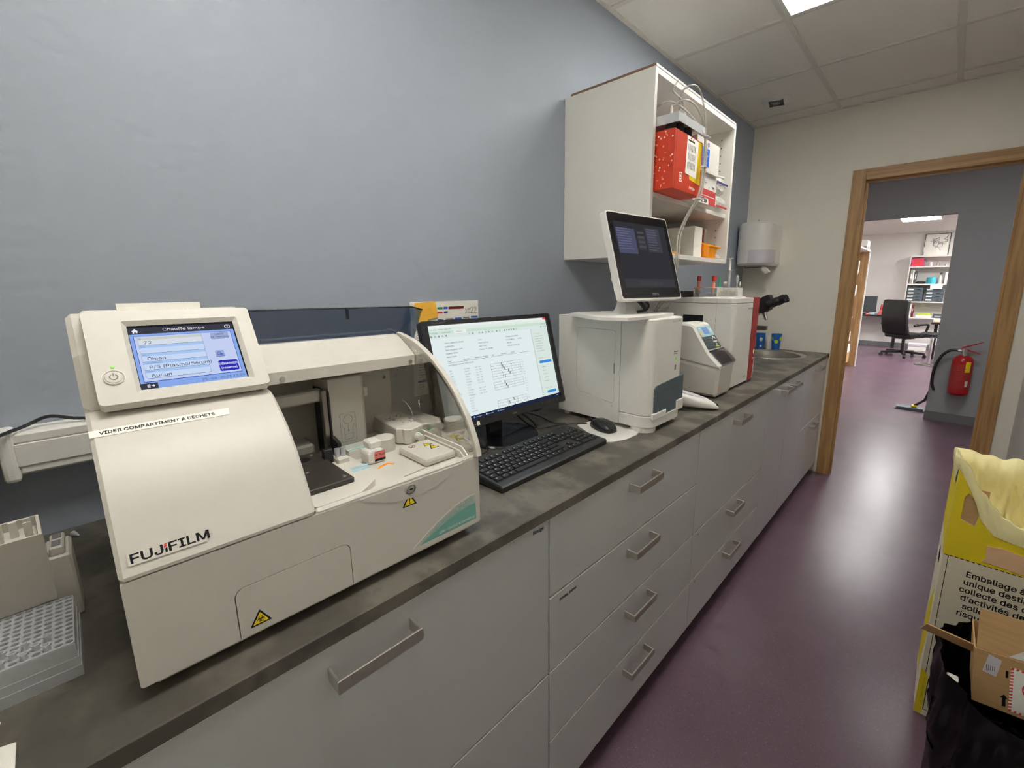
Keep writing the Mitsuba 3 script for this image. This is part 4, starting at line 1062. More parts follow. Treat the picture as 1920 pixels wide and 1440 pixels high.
add('cable', cat(tube([(.70, -.43, 1.335), (.715, -.45, 1.305), (.735, -.44, 1.295), (.775, -.43, 1.31), (.79, -.40, 1.335)], .005, 7), tube([(.685, -.43, 1.335), (.70, -.455, 1.30), (.69, -.44, 1.292), (.72, -.40, 1.291), (.71, -.36, 1.30)], .004, 7)), 'mat_black', vs)

# ------------------------------------------------------------------ small reader with keypad
rd = thing('keypad_reader', 'small white reader with a keypad face and smoked flap between the two white analysers', 'lab analyser')
qx0, qx1 = 1.152, 1.318
rp_ = [(-.30, .912), (-.548, .912), (-.556, .93), (-.562, 1.030), (-.562, 1.046), (-.512, 1.098), (-.505, 1.108), (-.437, 1.208), (-.425, 1.216), (-.36, 1.222), (-.30, 1.19)]
add('lower_body', bprism([(-.30, .912), (-.546, .912), (-.555, .925), (-.563, 1.034), (-.30, 1.070)], 'x', qx0, qx1, .012), 'mat_ivory', rd, smooth=35)
add('upper_body', bprism([(-.30, 1.0705), (-.563, 1.0345), (-.564, 1.050), (-.515, 1.095), (-.505, 1.108), (-.44, 1.208), (-.425, 1.217), (-.36, 1.221), (-.30, 1.19)], 'x', qx0, qx1, .008), 'mat_white_plastic', rd, smooth=35)
for x in (qx0 + .025, qx1 - .025):
    for y in (-.53, -.33):
        add('foot', cyl((x, y, ZC), (x, y, .9135), .010, n=12), 'mat_black', rd)
EF = Frame((qx0, -.5055, 1.109), (1, 0, 0), (0, .066, .0995))
wd = qx1 - qx0
kp = add('keypad', EF.flat(rect(.014, .004, wd - .012, .064, .003), .0005, .0012), 'mat_anthracite', rd, label='dark keypad field')
add('display_field', EF.flat(rect(.014, .064, wd - .012, .115, .003), .0005, .0012), 'mat_sky_panel', rd, label='pale blue display field')
add('lcd', EF.flat(rect(.055, .074, .112, .108), .0018, .0004), 'mat_lcd_blue', rd)
add('mark', cat(EF.flat(circle(.134, .092, .008), .0018, .0003), EF.flat(sg.box(.022, .103, .042, .108), .0018, .0003)), 'mat_white_plastic', rd)
add('yellow_mark', EF.flat(rect(.022, .070, .036, .090, .005), .0018, .0003), 'mat_post_it', rd)
for r_ in range(4):
    for c_ in range(4):
        add('key', EF.flat(rect(.022 + c_ * .019, .012 + r_ * .0125, .036 + c_ * .019, .020 + r_ * .0125, .0015), .0017, .001), 'mat_slate', kp)
for x, y in ((.108, .05), (.122, .056), (.136, .05), (.108, .034), (.122, .034), (.136, .034), (.122, .02)):
    add('button', EF.flat(circle(x, y, .0048), .0017, .001), 'mat_white_plastic', kp)
for x, y in ((.105, .013), (.118, .010), (.131, .010)):
    add('button', EF.flat(rect(x - .005, y - .003, x + .005, y + .003, .001), .0017, .001), 'mat_lime', kp)
fl = add('flap', cat(prism([(-.508, 1.106), (-.52, 1.108), (-.569, 1.062), (-.569, 1.050), (-.566, 1.050), (-.566, 1.060), (-.519, 1.105), (-.508, 1.104)], 'x', qx0 + .016, qx1 - .004)), 'mat_grey_acrylic', rd, label='smoked transparent flap')
add('flap_recess', prism([(-.514, 1.0965), (-.516, 1.0985), (-.561, 1.0545), (-.560, 1.0535)], 'x', qx0 + .022, qx1 - .012), 'mat_ink_grey', rd)
add('flap_hinge', cyl((qx0 + .012, -.512, 1.107), (qx1 - .006, -.512, 1.107), .0035, n=10), 'mat_anthracite', rd)
add('caution_mark', Frame((0, -.5565, 0)).flat([(1.170, .946), (1.180, .946), (1.175, .958)], 0, .001), 'mat_orange', rd)

# ------------------------------------------------------------------ handheld scanner lying in front of it
hs = thing('handheld_meter', 'white elongated handheld meter lying on the worktop in front of the keypad reader', 'handheld meter')
AF_ = Frame((1.012, -.618, ZC), (.55, -.83, 0), (.83, .55, 0))


def meter_slice(t, k=1.0, lift=0.0, top=1.0):
    # t 0 at the tip, 1 at the rear end; a rounded cross section
    w = (.018 + .028 * min(1, t * 3.2) ** .6) * k
    z0, z1 = .0008 + .020 * t + lift, .016 + .013 * min(1, t * 6) + .066 * t
    z1 = z0 + (z1 - z0) * top
    return [AF_.pt(-.235 * t, w * math.copysign(abs(math.cos(a)) ** .7, math.cos(a)), (z0 + z1) / 2 + (z1 - z0) / 2 * math.copysign(abs(math.sin(a)) ** .75, math.sin(a))) for a in np.linspace(0, 2 * math.pi, 20, endpoint=False)]


add('body', hull(np.vstack([meter_slice(t) for t in np.linspace(0, 1, 12)])), 'mat_white_gloss', hs, smooth=35)
inl = []
for t in np.linspace(.20, .86, 12):
    w = .026 * math.sqrt(max(0.02, 1 - ((t - .53) / .34) ** 2))
    for sg_ in (-1, 1):
        for dz in (-.004, .0012):
            inl.append(AF_.pt(-.235 * t, sg_ * w, .0295 + .066 * t + dz - .0012 * (w / .026)))
add('grey_inlay', hull(inl), 'mat_lilac_grey', hs, label='grey oval inlay')
add('dark_tip', hull([AF_.pt(x, y, z) for x, y in ((-.045, -.031), (-.045, .031), (.0015, -.014), (.0015, .014)) for z in (.0155 - .1 * x, .0195 - .12 * x)]), 'mat_black', hs)
add('rear_stand', rbox(.87, .90, -.43, -.40, ZC, ZC + .022, .003), 'mat_white_plastic', hs)

# ------------------------------------------------------------------ haematology analyser with the red stripe
ha = thing('haematology_analyser', 'large white analyser with a dark red vertical stripe at its front right edge', 'lab analyser')
gx0, gx1, gf, gb, gz0, gz1 = 1.34, 1.668, -.541, -.10, .918, 1.326
gr = 1.578
add('body', bprism([(gx0, gb), (gx0, gf + .03), (gx0 + .004, gf + .014), (gx0 + .014, gf + .004), (gx0 + .03, gf), (gr - .0005, gf), (gr - .0005, gb)], 'z', gz0, 1.301, .0015), 'mat_white_plastic', ha, smooth=30)
add('top_cover', bprism([(gx0, gb), (gx0, gf + .03), (gx0 + .004, gf + .014), (gx0 + .014, gf + .004), (gx0 + .03, gf), (gr - .0005, gf), (gr - .0005, gb)], 'z', 1.3025, gz1, .002), 'mat_white_plastic', ha, smooth=30)
rs = sg.Polygon([(gr, gz0), (gr + .004, 1.1), (gr + .0095, gz1), (gx1, gz1), (gx1 - .016, gz0 + .10), (gx1 - .030, gz0)])
add('red_stripe', prism(rs, 'y', gf - .0015, gb), 'mat_red_dark', ha, label='dark red stripe')
add('cream_panel', prism([(gx1 - .029, gz0 + .002), (gx1 - .0155, gz0 + .10), (gx1 - .010, gz0 + .108), (gx1 + .002, gz0 + .108), (gx1 - .006, gz0 + .002)], 'y', gf + .001, gb), 'mat_ivory', ha)
GF = Frame((0, gf - .0016, 0))
add('oval_button', GF.flat(affinity.scale(circle(1.640, 1.058, .010), .75, 1.25), 0, .0012), 'mat_white_plastic', ha)
add('small_button', GF.flat(affinity.scale(circle(1.637, 1.026, .004), .75, 1.1), 0, .0012), 'mat_white_plastic', ha)
for x in (gx0 + .03, gx1 - .05):
    for y in (gf + .03, gb - .04):
        add('foot', cyl((x, y, ZC), (x, y, gz0 + .001), .014, n=14), 'mat_black', ha)
SF = Frame((gx0 - .0003, 0, 0), (0, -1, 0))
add('side_window', SF.flat(rect(.300, 1.200, .398, 1.246), 0, .0012), 'mat_black_gloss', ha, label='dark side window')
add('side_joint', SF.flat(sg.box(.4565, gz0 + .004, .4575, gz1 - .004), 0, .0005), 'mat_ivory_dark', ha)
add('side_seam', SF.flat(stroke([(.12, 1.262), (.20, 1.262), (.235, 1.302)], .0012), 0, .0005), 'mat_ivory_dark', ha)
add('lettering', GF.text('ProCyte Dx', .0085, 1.505, 1.272, .0012, .0003), 'mat_ink_grey', ha)
add('lettering', GF.text('IDEXX', .007, 1.515, .945, .0012, .0003), 'mat_ink_grey', ha)

# things on top of it
zt_ = gz1 + .0003
bx = thing('black_box', 'flat black box lying on top of the analyser with the red stripe', 'box')
add('body', rbox(1.345, 1.50, -.272, -.13, zt_, 1.355, .002), 'mat_black_satin', bx)
bl = Frame((1.3448, 0, 0), (0, -1, 0))
add('label', bl.flat(sg.box(.205, 1.331, .224, 1.345), 0, .0003), 'mat_ivory', bx)
add('red_label', bl.flat(sg.box(.224, 1.330, .252, 1.347), 0, .0003), 'mat_crimson', bx)
wr = thing('open_tube_rack', 'white open tube rack with red capped tubes on top of the analyser', 'tube rack')
WX, wy0, wy1 = 1.50, -.405, -.285
add('base', box(WX - .03, WX + .03, wy0, wy1, zt_, zt_ + .003), 'mat_white_plastic', wr)
add('end_plate', box(WX - .03, WX + .03, wy1 - .003, wy1, zt_ + .003, 1.374), 'mat_white_plastic', wr)
add('end_plate', box(WX - .03, WX + .03, wy0, wy0 + .003, zt_ + .003, 1.374), 'mat_white_plastic', wr)
hl = sg.box(WX - .03, wy0 + .003, WX + .03, wy1 - .003)
tpos = [(WX - .014 + .028 * (j % 2), y) for j in range(2) for y in (-.300, -.327, -.354, -.385)]
for x, y in tpos:
    hl = hl.difference(circle(x, y, .0095))
add('top_shelf', prism(hl, 'z', 1.370, 1.373), 'mat_white_plastic', wr)
add('middle_shelf', prism(hl, 'z', 1.346, 1.348), 'mat_white_plastic', wr)
for x, y, lb in ((WX - .014, -.303, 'red capped sample tube at the left end of the white open rack'), (WX - .014, -.378, 'red capped sample tube at the right end of the white open rack')):
    tk_ = thing('sample_tube', lb, 'sample tube')
    add('glass', lathe([(0, 0), (.005, .001), (.0075, .007), (.0075, .076), (.006, .076), (.006, .008), (0, .005)], (x, y, zt_ + .0032), n=18), 'mat_frosted', tk_, smooth=40)
    add('label', lathe([(.0078, .03), (.0078, .066), (.0076, .066), (.0076, .03)], (x, y, zt_ + .0032), n=18), 'mat_pale_red', tk_)
    add('cap', lathe([(0, .074), (.0098, .074), (.0098, .096), (.0085, .099), (0, .099)], (x, y, zt_ + .0032), n=20), 'mat_red', tk_, smooth=40)
cr = thing('comb_rack', 'white comb shaped slide rack on the right part of the analyser top', 'rack')
add('base', box(1.47, 1.56, -.508, -.409, zt_, zt_ + .006), 'mat_white_plastic', cr)
for i in range(13):
    y = -.415 - i * .0068
    add('tooth', box(1.480, 1.540, y - .0018, y, zt_ + .006, 1.372), 'mat_white_plastic', cr)
sy_ = thing('syringe', 'upright clear syringe standing behind the comb rack', 'syringe')
px_, py_ = 1.575, -.417
add('barrel', lathe([(.0085, .055), (.0085, .128), (.0165, .128), (.0165, .1305), (.0072, .1305), (.0072, .057)], (px_, py_, zt_), n=20), 'mat_frosted', sy_, smooth=40)
add('plunger', lathe([(0, .10), (.006, .10), (.006, .185), (.0135, .185), (.0135, .1875), (0, .1875)], (px_, py_, zt_), n=16), 'mat_white_plastic', sy_, smooth=40)
add('nozzle', lathe([(0, .0), (.0022, .0), (.003, .035), (.006, .048), (.0085, .055), (0, .055)], (px_, py_, zt_), n=14), 'mat_white_plastic', sy_, smooth=40)
add('valve_knob', cat(cyl((px_ - .002, py_ + .022, zt_ + .066), (px_ - .002, py_ + .006, zt_ + .066), .009, n=16)), 'mat_ivory', sy_)
k = add('green_tip', lathe([(0, 0), (.006, 0), (.004, .03), (.002, .05), (0, .05)], (1.512, -.397, 1.3735), n=12), 'mat_green', label='green cone shaped tip standing between the red capped tubes and the syringe', cat_='pipette tip')
pt_ = add('pipette', lathe([(0, 0), (.0025, 0), (.003, .05), (.0035, .066), (.0075, .078), (.0075, .098), (.004, .106), (0, .107)], (1.572, -.459, zt_), n=14), 'mat_frosted', label='clear dropper pipette with a bulb behind the comb rack', cat_='pipette', smooth=40)
add('swab', cat(cyl((1.57, -.474, zt_), (1.57, -.474, zt_ + .055), .0012, n=8), lathe([(0, .052), (.0035, .055), (.0045, .064), (.003, .073), (0, .075)], (1.57, -.474, zt_), n=12)), 'mat_white_plastic', label='white tipped swab beside the clear pipette', cat_='swab', smooth=40)

# ------------------------------------------------------------------ microscope, cups, soap dispenser
mc = thing('microscope', 'microscope with black eyepieces standing behind the analyser with the red stripe', 'microscope')
mx = 2.0
add('base', rbox(mx - .09, mx + .09, -.40, -.16, ZC, ZC + .045, .012), 'mat_ivory', mc)
add('arm', bprism([(-.24, ZC + .04), (-.17, ZC + .04), (-.165, 1.25), (-.20, 1.29), (-.40, 1.275), (-.41, 1.235), (-.26, 1.22), (-.24, 1.15)], 'x', mx - .035, mx + .035, .005), 'mat_ivory', mc)
add('stage', rbox(mx - .08, mx + .08, -.40, -.25, 1.05, 1.062, .003), 'mat_black_satin', mc)
add('head', hull([(mx + a * .032, y, z) for a in (-1, 1) for y, z in ((-.40, 1.285), (-.405, 1.262), (-.432, 1.232), (-.472, 1.229), (-.505, 1.252), (-.515, 1.285), (-.499, 1.330), (-.488, 1.333))]), 'mat_black_satin', mc)
for a in (-1, 1):
    ep = add('eyepiece_tube', lathe([(0, 0), (.021, 0), (.021, .012), (.019, .03), (.0225, .034), (.0225, .052), (.020, .056), (.019, .068), (0, .068)], (mx + a * .032, -.497, 1.279), (0, -.9, .42), n=20), 'mat_black_satin', mc, smooth=35)
    add('eyecup', lathe([(0, .066), (.020, .066), (.022, .074), (.0225, .088), (.019, .090), (.013, .086), (0, .086)], (mx + a * .032, -.497, 1.279), (0, -.9, .42), n=20), 'mat_black', ep, smooth=35)
add('nosepiece', cyl((mx, -.425, 1.235), (mx, -.445, 1.222), .024, n=20), 'mat_ivory', mc)
add('objective', lathe([(0, 0), (.0125, 0), (.0125, .018), (.0105, .020), (.0105, .046), (.008, .05), (0, .05)], (mx, -.470, 1.240), (0, -.34, -.9), n=20), 'mat_chrome', mc, smooth=35)


def cup(name, x, y, z, r0, r1, h, m, label, cat_):
    t = thing(name, label, cat_)
    add('body', lathe([(0, 0), (r0, 0), (r1, h), (r1 - .002, h), (r0 - .002, .004), (0, .004)], (x, y, z), n=28), m, t, smooth=40)
    return t


c1 = cup('paper_cup', 2.925, -.310, ZC, .025, .0365, .121, 'mat_blue_cup', 'blue paper cup with lime green shapes behind the sink', 'cup')


def wrap_patch(cx, cy, z0, r0, r1, h, a0, a1, v0, v1, off=.0006, n=7, blob=True):
    V, F = [], []
    for i in range(n + 1):
        for j in range(n + 1):
            # a rounded blob outline
            u, v = i / n * 2 - 1, j / n * 2 - 1
            if blob:
                u, v = u * math.sqrt(1 - v * v / 2), v * math.sqrt(1 - u * u / 2)
            a = math.radians((a0 + a1) / 2 + (a1 - a0) / 2 * u)
            q = (v0 + v1) / 2 + (v1 - v0) / 2 * v
            r = r0 + (r1 - r0) * q + off
            V.append((cx + r * math.cos(a), cy + r * math.sin(a), z0 + h * q))
    for i in range(n):
        for j in range(n):
            p = i * (n + 1) + j
            F += [[p, p + n + 1, p + n + 2], [p, p + n + 2, p + 1]]
    return trimesh.Trimesh(V, F, process=False)


scene['mat_lime2'] = {'type': 'twosided', 'bsdf': dict(scene['mat_lime'])}
for a0, a1, v0, v1 in ((168, 222, .42, .66), (232, 285, .58, .86), (130, 160, .60, .82)):
    add('lime_shape', wrap_patch(2.925, -.310, ZC, .025, .0365, .121, a0, a1, v0, v1), 'mat_lime2', c1)
c2 = cup('paper_cup', 2.93, -.196, ZC, .024, .034, .118, 'mat_blue_cup', 'plain blue paper cup partly hidden by the red stripe of the analyser', 'cup')
scene['mat_white2'] = {'type': 'twosided', 'bsdf': dict(scene['mat_white_plastic'])}
add('white_shape', wrap_patch(2.93, -.196, ZC, .024, .034, .118, 185, 225, .5, .75), 'mat_white2', c2)
add('white_shape', wrap_patch(2.93, -.196, ZC, .024, .034, .118, 190, 225, .12, .25), 'mat_white2', c2)
c3 = cup('white_cup', 2.945, -.2555, ZC, .022, .030, .10, 'mat_white_plastic', 'white cup between the two blue paper cups', 'cup')

dp_ = thing('soap_dispenser', 'white wall mounted hand towel and soap dispenser with a translucent window on the end wall', 'dispenser')
DX = 2.72
pl = [(XE - .0005, -.012), (XE - .0005, -.262)] + [(DX + .10 - .10 * math.sin(t), -.162 - .10 * math.cos(t)) for t in np.linspace(0, math.pi / 2, 7)] + [(DX + .10 - .10 * math.cos(t), -.112 + .10 * math.sin(t)) for t in np.linspace(0, math.pi / 2, 7)]
add('body', bprism(pl, 'z', 1.528, 1.832, .016), 'mat_white_gloss', dp_, smooth=40)
DF = Frame((DX - .001, 0, 0), (0, -1, 0))
wpl = [(DX + .135, -.2632), (DX + .10, -.2632)] + [(DX + .10 - .1012 * math.sin(t), -.162 - .1012 * math.cos(t)) for t in np.linspace(.12, math.pi / 2, 8)] + [(DX - .0012, -.118), (DX + .004, -.118)] + [(DX + .10 - .096 * math.sin(t), -.162 - .096 * math.cos(t)) for t in np.linspace(math.pi / 2, .12, 8)] + [(DX + .10, -.258), (DX + .135, -.258)]
add('window', prism(wpl, 'z', 1.545, 1.636), 'mat_lilac_grey', dp_, label='translucent lilac grey window', smooth=40)
add('mouth', rbox(DX + .04, DX + .17, -.20, -.07, 1.517, 1.5285, .003), 'mat_ivory_dark', dp_)
add('cutter', cat(*[prism([(-.20 + i * .012, 1.517), (-.19 + i * .012, 1.517), (-.195 + i * .012, 1.508)], 'x', DX + .055, DX + .057) for i in range(10)]), 'mat_black', dp_)
add('paper_end', hull([(DX + .07, -.215, 1.52), (DX + .12, -.215, 1.52), (DX + .07, -.175, 1.52), (DX + .12, -.175, 1.52), (DX + .065, -.250, 1.478), (DX + .10, -.255, 1.482), (DX + .07, -.225, 1.468), (DX + .10, -.23, 1.47)]), 'mat_white_plastic', dp_)
add('lock_pin', cyl((DX + .12, -.135, 1.831), (DX + .12, -.135, 1.855), .003, n=10), 'mat_steel_dark', dp_)

# smoke detector like vent on the ceiling
vt_ = thing('ceiling_vent', 'round white vent with dark slots on the ceiling tile near the wall cabinet', 'vent')
add('dome', lathe([(0, -.022), (.05, -.020), (.085, -.006), (.09, .003), (0, .003)], (2.555, -.268, HC + .0035), n=40), 'mat_white_plastic', vt_, smooth=40)
for i in range(7):
    u_ = -.042 + i * .014
    add('slot', prism(affinity.rotate(rect(2.555 + u_ - .0025, -.310, 2.555 + u_ + .0025, -.226, .002), 12, origin=(2.555, -.268)), 'z', HC - .0192, HC - .0155), 'mat_ink', vt_)

# ------------------------------------------------------------------ open wall cabinet
wc = thing('wall_cabinet', 'white open wall cabinet with one shelf on the blue wall', 'wall cabinet')
kx0, kx1, kf, kz0, kz1 = .801, 1.5615, -.4026, 1.487, 2.119
tk2 = .018
add('side', rbox(kx0, kx0 + tk2, kf, -.001, kz0, kz1 - .0085, .0012), 'mat_white_melamine', wc)
add('side', rbox(kx1 - tk2, kx1, kf, -.001, kz0, kz1 - .0085, .0012), 'mat_white_melamine', wc)
add('bottom', rbox(kx0 + tk2, kx1 - tk2, kf, -.001, kz0, kz0 + tk2, .001), 'mat_white_melamine', wc)
add('top', rbox(kx0 + tk2, kx1 - tk2, kf, -.001, kz1 - .028, kz1 - .0087, .001), 'mat_white_melamine', wc)
tb_ = add('top_board', rbox(kx0 + .004, kx1 - .006, kf - .001, -.03, kz1 - .0083, kz1 + .001, .001), 'mat_white_melamine', wc)
mat('chipboard', '7d6451', 0.8, spec=.2)
add('raw_edge', box(kx0 + .002, kx0 + .0042, kf + .001, -.031, kz1 - .008, kz1), 'mat_chipboard', tb_, label='raw brown board edge')
add('back', box(kx0 + tk2, kx1 - tk2, -.012, -.004, kz0 + tk2, kz1 - .028), 'mat_white_melamine', wc)
SZ = 1.717
add('shelf', rbox(kx0 + tk2 + .001, kx1 - tk2 - .001, -.388, -.014, SZ - .018, SZ, .001), 'mat_white_melamine', wc)
holes = [cyl((kx1 - tk2 - .0004, y, z), (kx1 - tk2 + .0001, y, z), .0026, n=10) for y in (-.345, -.09) for z in np.arange(1.545, 2.07, .034) if abs(z - SZ) > .02]
for i_, h_ in enumerate(holes):
    add('peg_hole', h_, 'mat_ink', wc)

# red carton with dots
rb = thing('red_carton', 'red carton with white dots and a barcode sheet, on the left of the cabinet shelf', 'carton')
bx0, bx1, bf, bb, bz0, bz1 = .836, 1.062, -.468, -.14, SZ + .0004, 1.912
add('body', rbox(bx0, bx1, bf, bb, bz0, bz1, .0012), 'mat_red_box', rb)
LF = Frame((bx0 - .0001, 0, 0), (0, -1, 0))
r3 = random.Random(5)
ds = {'mat_pale_red': [], 'mat_paper': []}
for i in range(44):
    u_, v_ = r3.uniform(.365, .463), r3.uniform(bz0 + .008, bz1 - .006)
    ds['mat_paper' if r3.random() < .3 else 'mat_pale_red'].append(LF.flat(circle(u_, v_, r3.choice((.0022, .003, .0036)), 4), 0, .0003))
for m_, q_ in ds.items():
    for p_ in q_:
        add('dot', p_, m_, rb)
BF2 = Frame((0, bf - .0001, 0))
add('edge_line', BF2.flat(sg.box(bx0 + .011, bz0 + .003, bx0 + .012, bz1 - .003), 0, .0002), 'mat_maroon', rb)
sh_ = add('barcode_sheet', BF2.flat([(.925, 1.782), (1.018, 1.776), (1.022, 1.906), (.931, 1.911)], .0006, .0006), 'mat_paper', rb, label='white sheet with barcodes')
add('yellow_strip', BF2.flat([(.962, 1.781), (.962, 1.766), (1.052, 1.758), (1.056, 1.908), (1.0225, 1.908), (1.0185, 1.776)], .0002, .0004), 'mat_sign_yellow', rb)
bars_ = []
for r_ in range(3):
    for c_ in range(13):
        w_ = r3.choice((.001, .0018, .0026))
        bars_.append(BF2.flat(sg.box(.938 + c_ * .0052 + .002 * (r_ % 2), 1.800 + r_ * .030, .938 + c_ * .0052 + w_ + .002 * (r_ % 2), 1.824 + r_ * .030), .0012, .0002))
add('barcode', cat(*bars_), 'mat_ink_grey', sh_, kind='stuff')
add('black_bar', BF2.flat(sg.box(.938, 1.893, .99, 1.898), .0012, .0002), 'mat_ink', sh_)
add('red_spot', BF2.flat(rect(.955, 1.901, .963, 1.907), .0012, .0002), 'mat_crimson', sh_)
add('green_spot', BF2.flat(rect(.975, 1.900, .983, 1.906), .0012, .0002), 'mat_green', sh_)
add('white_symbol', BF2.flat(rect(.882, 1.747, .904, 1.778).difference(rect(.8845, 1.7495, .9015, 1.7755)).union(sg.box(.889, 1.755, .897, 1.760)).union(sg.box(.889, 1.763, .897, 1.771)), 0, .0003), 'mat_paper', rb)
add('lettering', BF2.text('ProCyte', .0095, .965, 1.733, 0, .0003, bold=True), 'mat_paper', rb)
wb = thing('white_red_carton', 'white carton with a red lower band and NEW lettering, beside the red carton', 'carton')
ex0, ex1, ef = 1.085, 1.312, -.428
add('body', rbox(ex0, ex1, ef, -.12, SZ + .0004, 1.834, .0012), 'mat_white_plastic', wb)
WF2 = Frame((0, ef - .0001, 0))
add('red_band', WF2.flat(sg.box(ex0 + .001, SZ + .001, ex1 - .001, 1.776), 0, .0003), 'mat_crimson', wb)
add('white_corner', WF2.flat([(ex0 + .001, SZ + .001), (1.245, SZ + .001), (1.235, 1.741), (ex0 + .05, 1.744), (ex0 + .001, 1.73)], .0004, .0002), 'mat_paper', wb)
add('lettering', WF2.text('NEW', .019, 1.15, SZ + .004, .0006, .0003, bold=True, stretch=1.2), 'mat_ink', wb)
add('white_line', WF2.flat(sg.box(1.13, 1.749, 1.30, 1.7515), .0003, .0002), 'mat_paper', wb)
add('small_print', cat(WF2.flat(sg.box(1.16, 1.806, 1.20, 1.8085), 0, .0002), WF2.flat(sg.box(1.16, 1.800, 1.215, 1.802), 0, .0002), WF2.flat(sg.box(1.16, 1.794, 1.205, 1.796), 0, .0002)), 'mat_ink_grey', wb, kind='stuff')
add('dog_print', WF2.flat(sg.Polygon([(1.272, 1.782), (1.274, 1.782), (1.275, 1.788), (1.283, 1.788), (1.284, 1.782), (1.2865, 1.782), (1.287, 1.79), (1.290, 1.792), (1.289, 1.7945), (1.285, 1.795), (1.284, 1.792), (1.275, 1.792), (1.270, 1.797)]), 0, .0002), 'mat_maroon', wb)
add('lettering', WF2.text('+', .010, 1.235, 1.781, 0, .0002, bold=True), 'mat_ink_grey', wb)
w2 = thing('white_carton', 'white carton with a blue label on top of the red banded carton', 'carton')
add('body', rbox(1.078, 1.300, -.438, -.14, 1.8345, 1.955, .0012), 'mat_white_plastic', w2)
W3 = Frame((0, -.4381, 0))
add('blue_label', W3.flat(sg.box(1.125, 1.853, 1.198, 1.922), 0, .0004), 'mat_blue_print', w2, label='blue label')
add('label_print', cat(*[W3.flat(sg.box(1.132, z, 1.132 + w_, z + .003), .0004, .0002) for z, w_ in ((1.912, .05), (1.905, .035), (1.893, .055), (1.884, .05), (1.866, .045))]), 'mat_sky_panel', w2, kind='stuff')
add('crest_print', W3.flat(circle(1.185, 1.938, .008, 4).difference(circle(1.185, 1.938, .004, 4)), 0, .0003), 'mat_violet', w2)


def crumple(c, s_, seed, amp=.22, sub=3):
    m_ = trimesh.creation.icosphere(sub, 1.0)
    v_ = np.sign(m_.vertices) * np.abs(m_.vertices) ** .7
    n_ = meshkit.fbm(v_ * 2.4 + seed, 3, seed) - .5
    v_ = v_ * (1 + amp * 2 * n_[:, None])
    lo, hi = v_.min(0), v_.max(0)
    v_ = (v_ - (lo + hi) / 2) / ((hi - lo) / 2) * np.asarray(s_) + np.asarray(c)
    return trimesh.Trimesh(v_, m_.faces, process=False)


for i, (c_, s2_, lb) in enumerate((((1.452, -.358, 1.756), (.078, .042, .037), 'lower clear plastic bag with red print on the right of the cabinet shelf'), ((1.455, -.355, 1.834), (.074, .042, .039), 'upper clear plastic bag with a violet closing strip on the right of the cabinet shelf'))):
    bg = thing('plastic_bag', lb, 'plastic bag')
    add('film', crumple(c_, s2_, 11 + i), 'mat_film', bg)
    add('content', crumple((c_[0], c_[1] + .015, c_[2] - .006), (s2_[0] * .6, s2_[1] * .6, s2_[2] * .6), 21 + i), 'mat_white_plastic', bg)
    add('strip', rbox(c_[0] - .066, c_[0] + .06, c_[1] - .046, c_[1] - .043, c_[2] + (.002 if i else -.022), c_[2] + (.010 if i else -.014), .001), 'mat_violet' if i else 'mat_crimson', bg)
add('swab_pack', cat(cyl((1.40, -.345, 1.884), (1.52, -.375, 1.880), .006, n=12)), 'mat_white_plastic', label='white stick lying on top of the clear plastic bags', cat_='stick')

br = thing('tubing_holder', 'grey metal tubing holder with bottles on top of the red carton', 'holder')
add('tray', cat(box(.842, .8445, -.476, -.30, 1.932, 1.963), prism([(.8445, 1.963), (1.058, 1.963), (1.058, 1.935), (1.035, 1.934), (.96, 1.934), (.90, 1.934), (.8445, 1.934)], 'y', -.476, -.4735), box(.842, 1.058, -.4735, -.30, 1.9605, 1.963)), 'mat_sheet_metal', br)
for i in range(3):
    bt = thing('reagent_bottle', ('left', 'middle', 'right')[i] + ' dark reagent bottle under the grey tubing holder', 'bottle')
    add('body', lathe([(0, 0), (.026, 0), (.026, .010), (.018, .019), (.018, .0475), (0, .0475)], (.885 + i * .064, -.425, bz1 + .0005), n=20), 'mat_anthracite', bt, smooth=40)
for i, (x, y) in enumerate(((.87, -.36), (.895, -.42), (.955, -.44))):
    add('connector', lathe([(0, 0), (.007, 0), (.008, .014), (.005, .026), (.0035, .045), (0, .045)], (x, y, 1.963), n=12), 'mat_white_plastic', br, smooth=40)
tubes_ = [([(.955, -.42, 2.005), (.93, -.44, 2.06), (.975, -.468, 2.082), (1.03, -.472, 2.05), (1.064, -.474, 1.966), (1.060, -.476, 1.89), (1.031, -.486, 1.77), (1.003, -.486, 1.705), (.966, -.470, 1.647), (.918, -.46, 1.565), (.905, -.46, 1.45), (.92, -.42, 1.36), (1.0, -.34, 1.29), (1.15, -.27, 1.275), (1.3395, -.22, 1.275)], 'longest clear tube arching from the tubing holder down in front of the cabinet'),
          ([(.895, -.42, 2.005), (.93, -.45, 2.028), (.99, -.466, 2.02), (1.048, -.470, 1.975), (1.056, -.480, 1.90), (1.024, -.489, 1.772), (.996, -.489, 1.706), (.955, -.474, 1.640), (.908, -.464, 1.56), (.897, -.464, 1.45), (.91, -.424, 1.35), (.99, -.335, 1.275), (1.15, -.265, 1.262), (1.3395, -.21, 1.262)], 'second clear tube bundled with the arching tube at the cabinet front'),
          ([(.87, -.36, 2.005), (.89, -.41, 2.022), (.95, -.448, 1.998), (1.035, -.474, 1.945), (1.062, -.483, 1.895), (1.036, -.4925, 1.772), (1.008, -.4925, 1.704), (.972, -.476, 1.65), (.924, -.466, 1.565), (.911, -.466, 1.45), (.925, -.428, 1.352), (1.01, -.33, 1.268), (1.15, -.255, 1.250), (1.3395, -.20, 1.250)], 'thin clear tube running low from the holder into the bundle at the cabinet front')]
for pts, lb in tubes_:
    add('clear_tube', tube(pts, .0036, 8), 'mat_tubing', label=lb, cat_='tube', smooth=50)
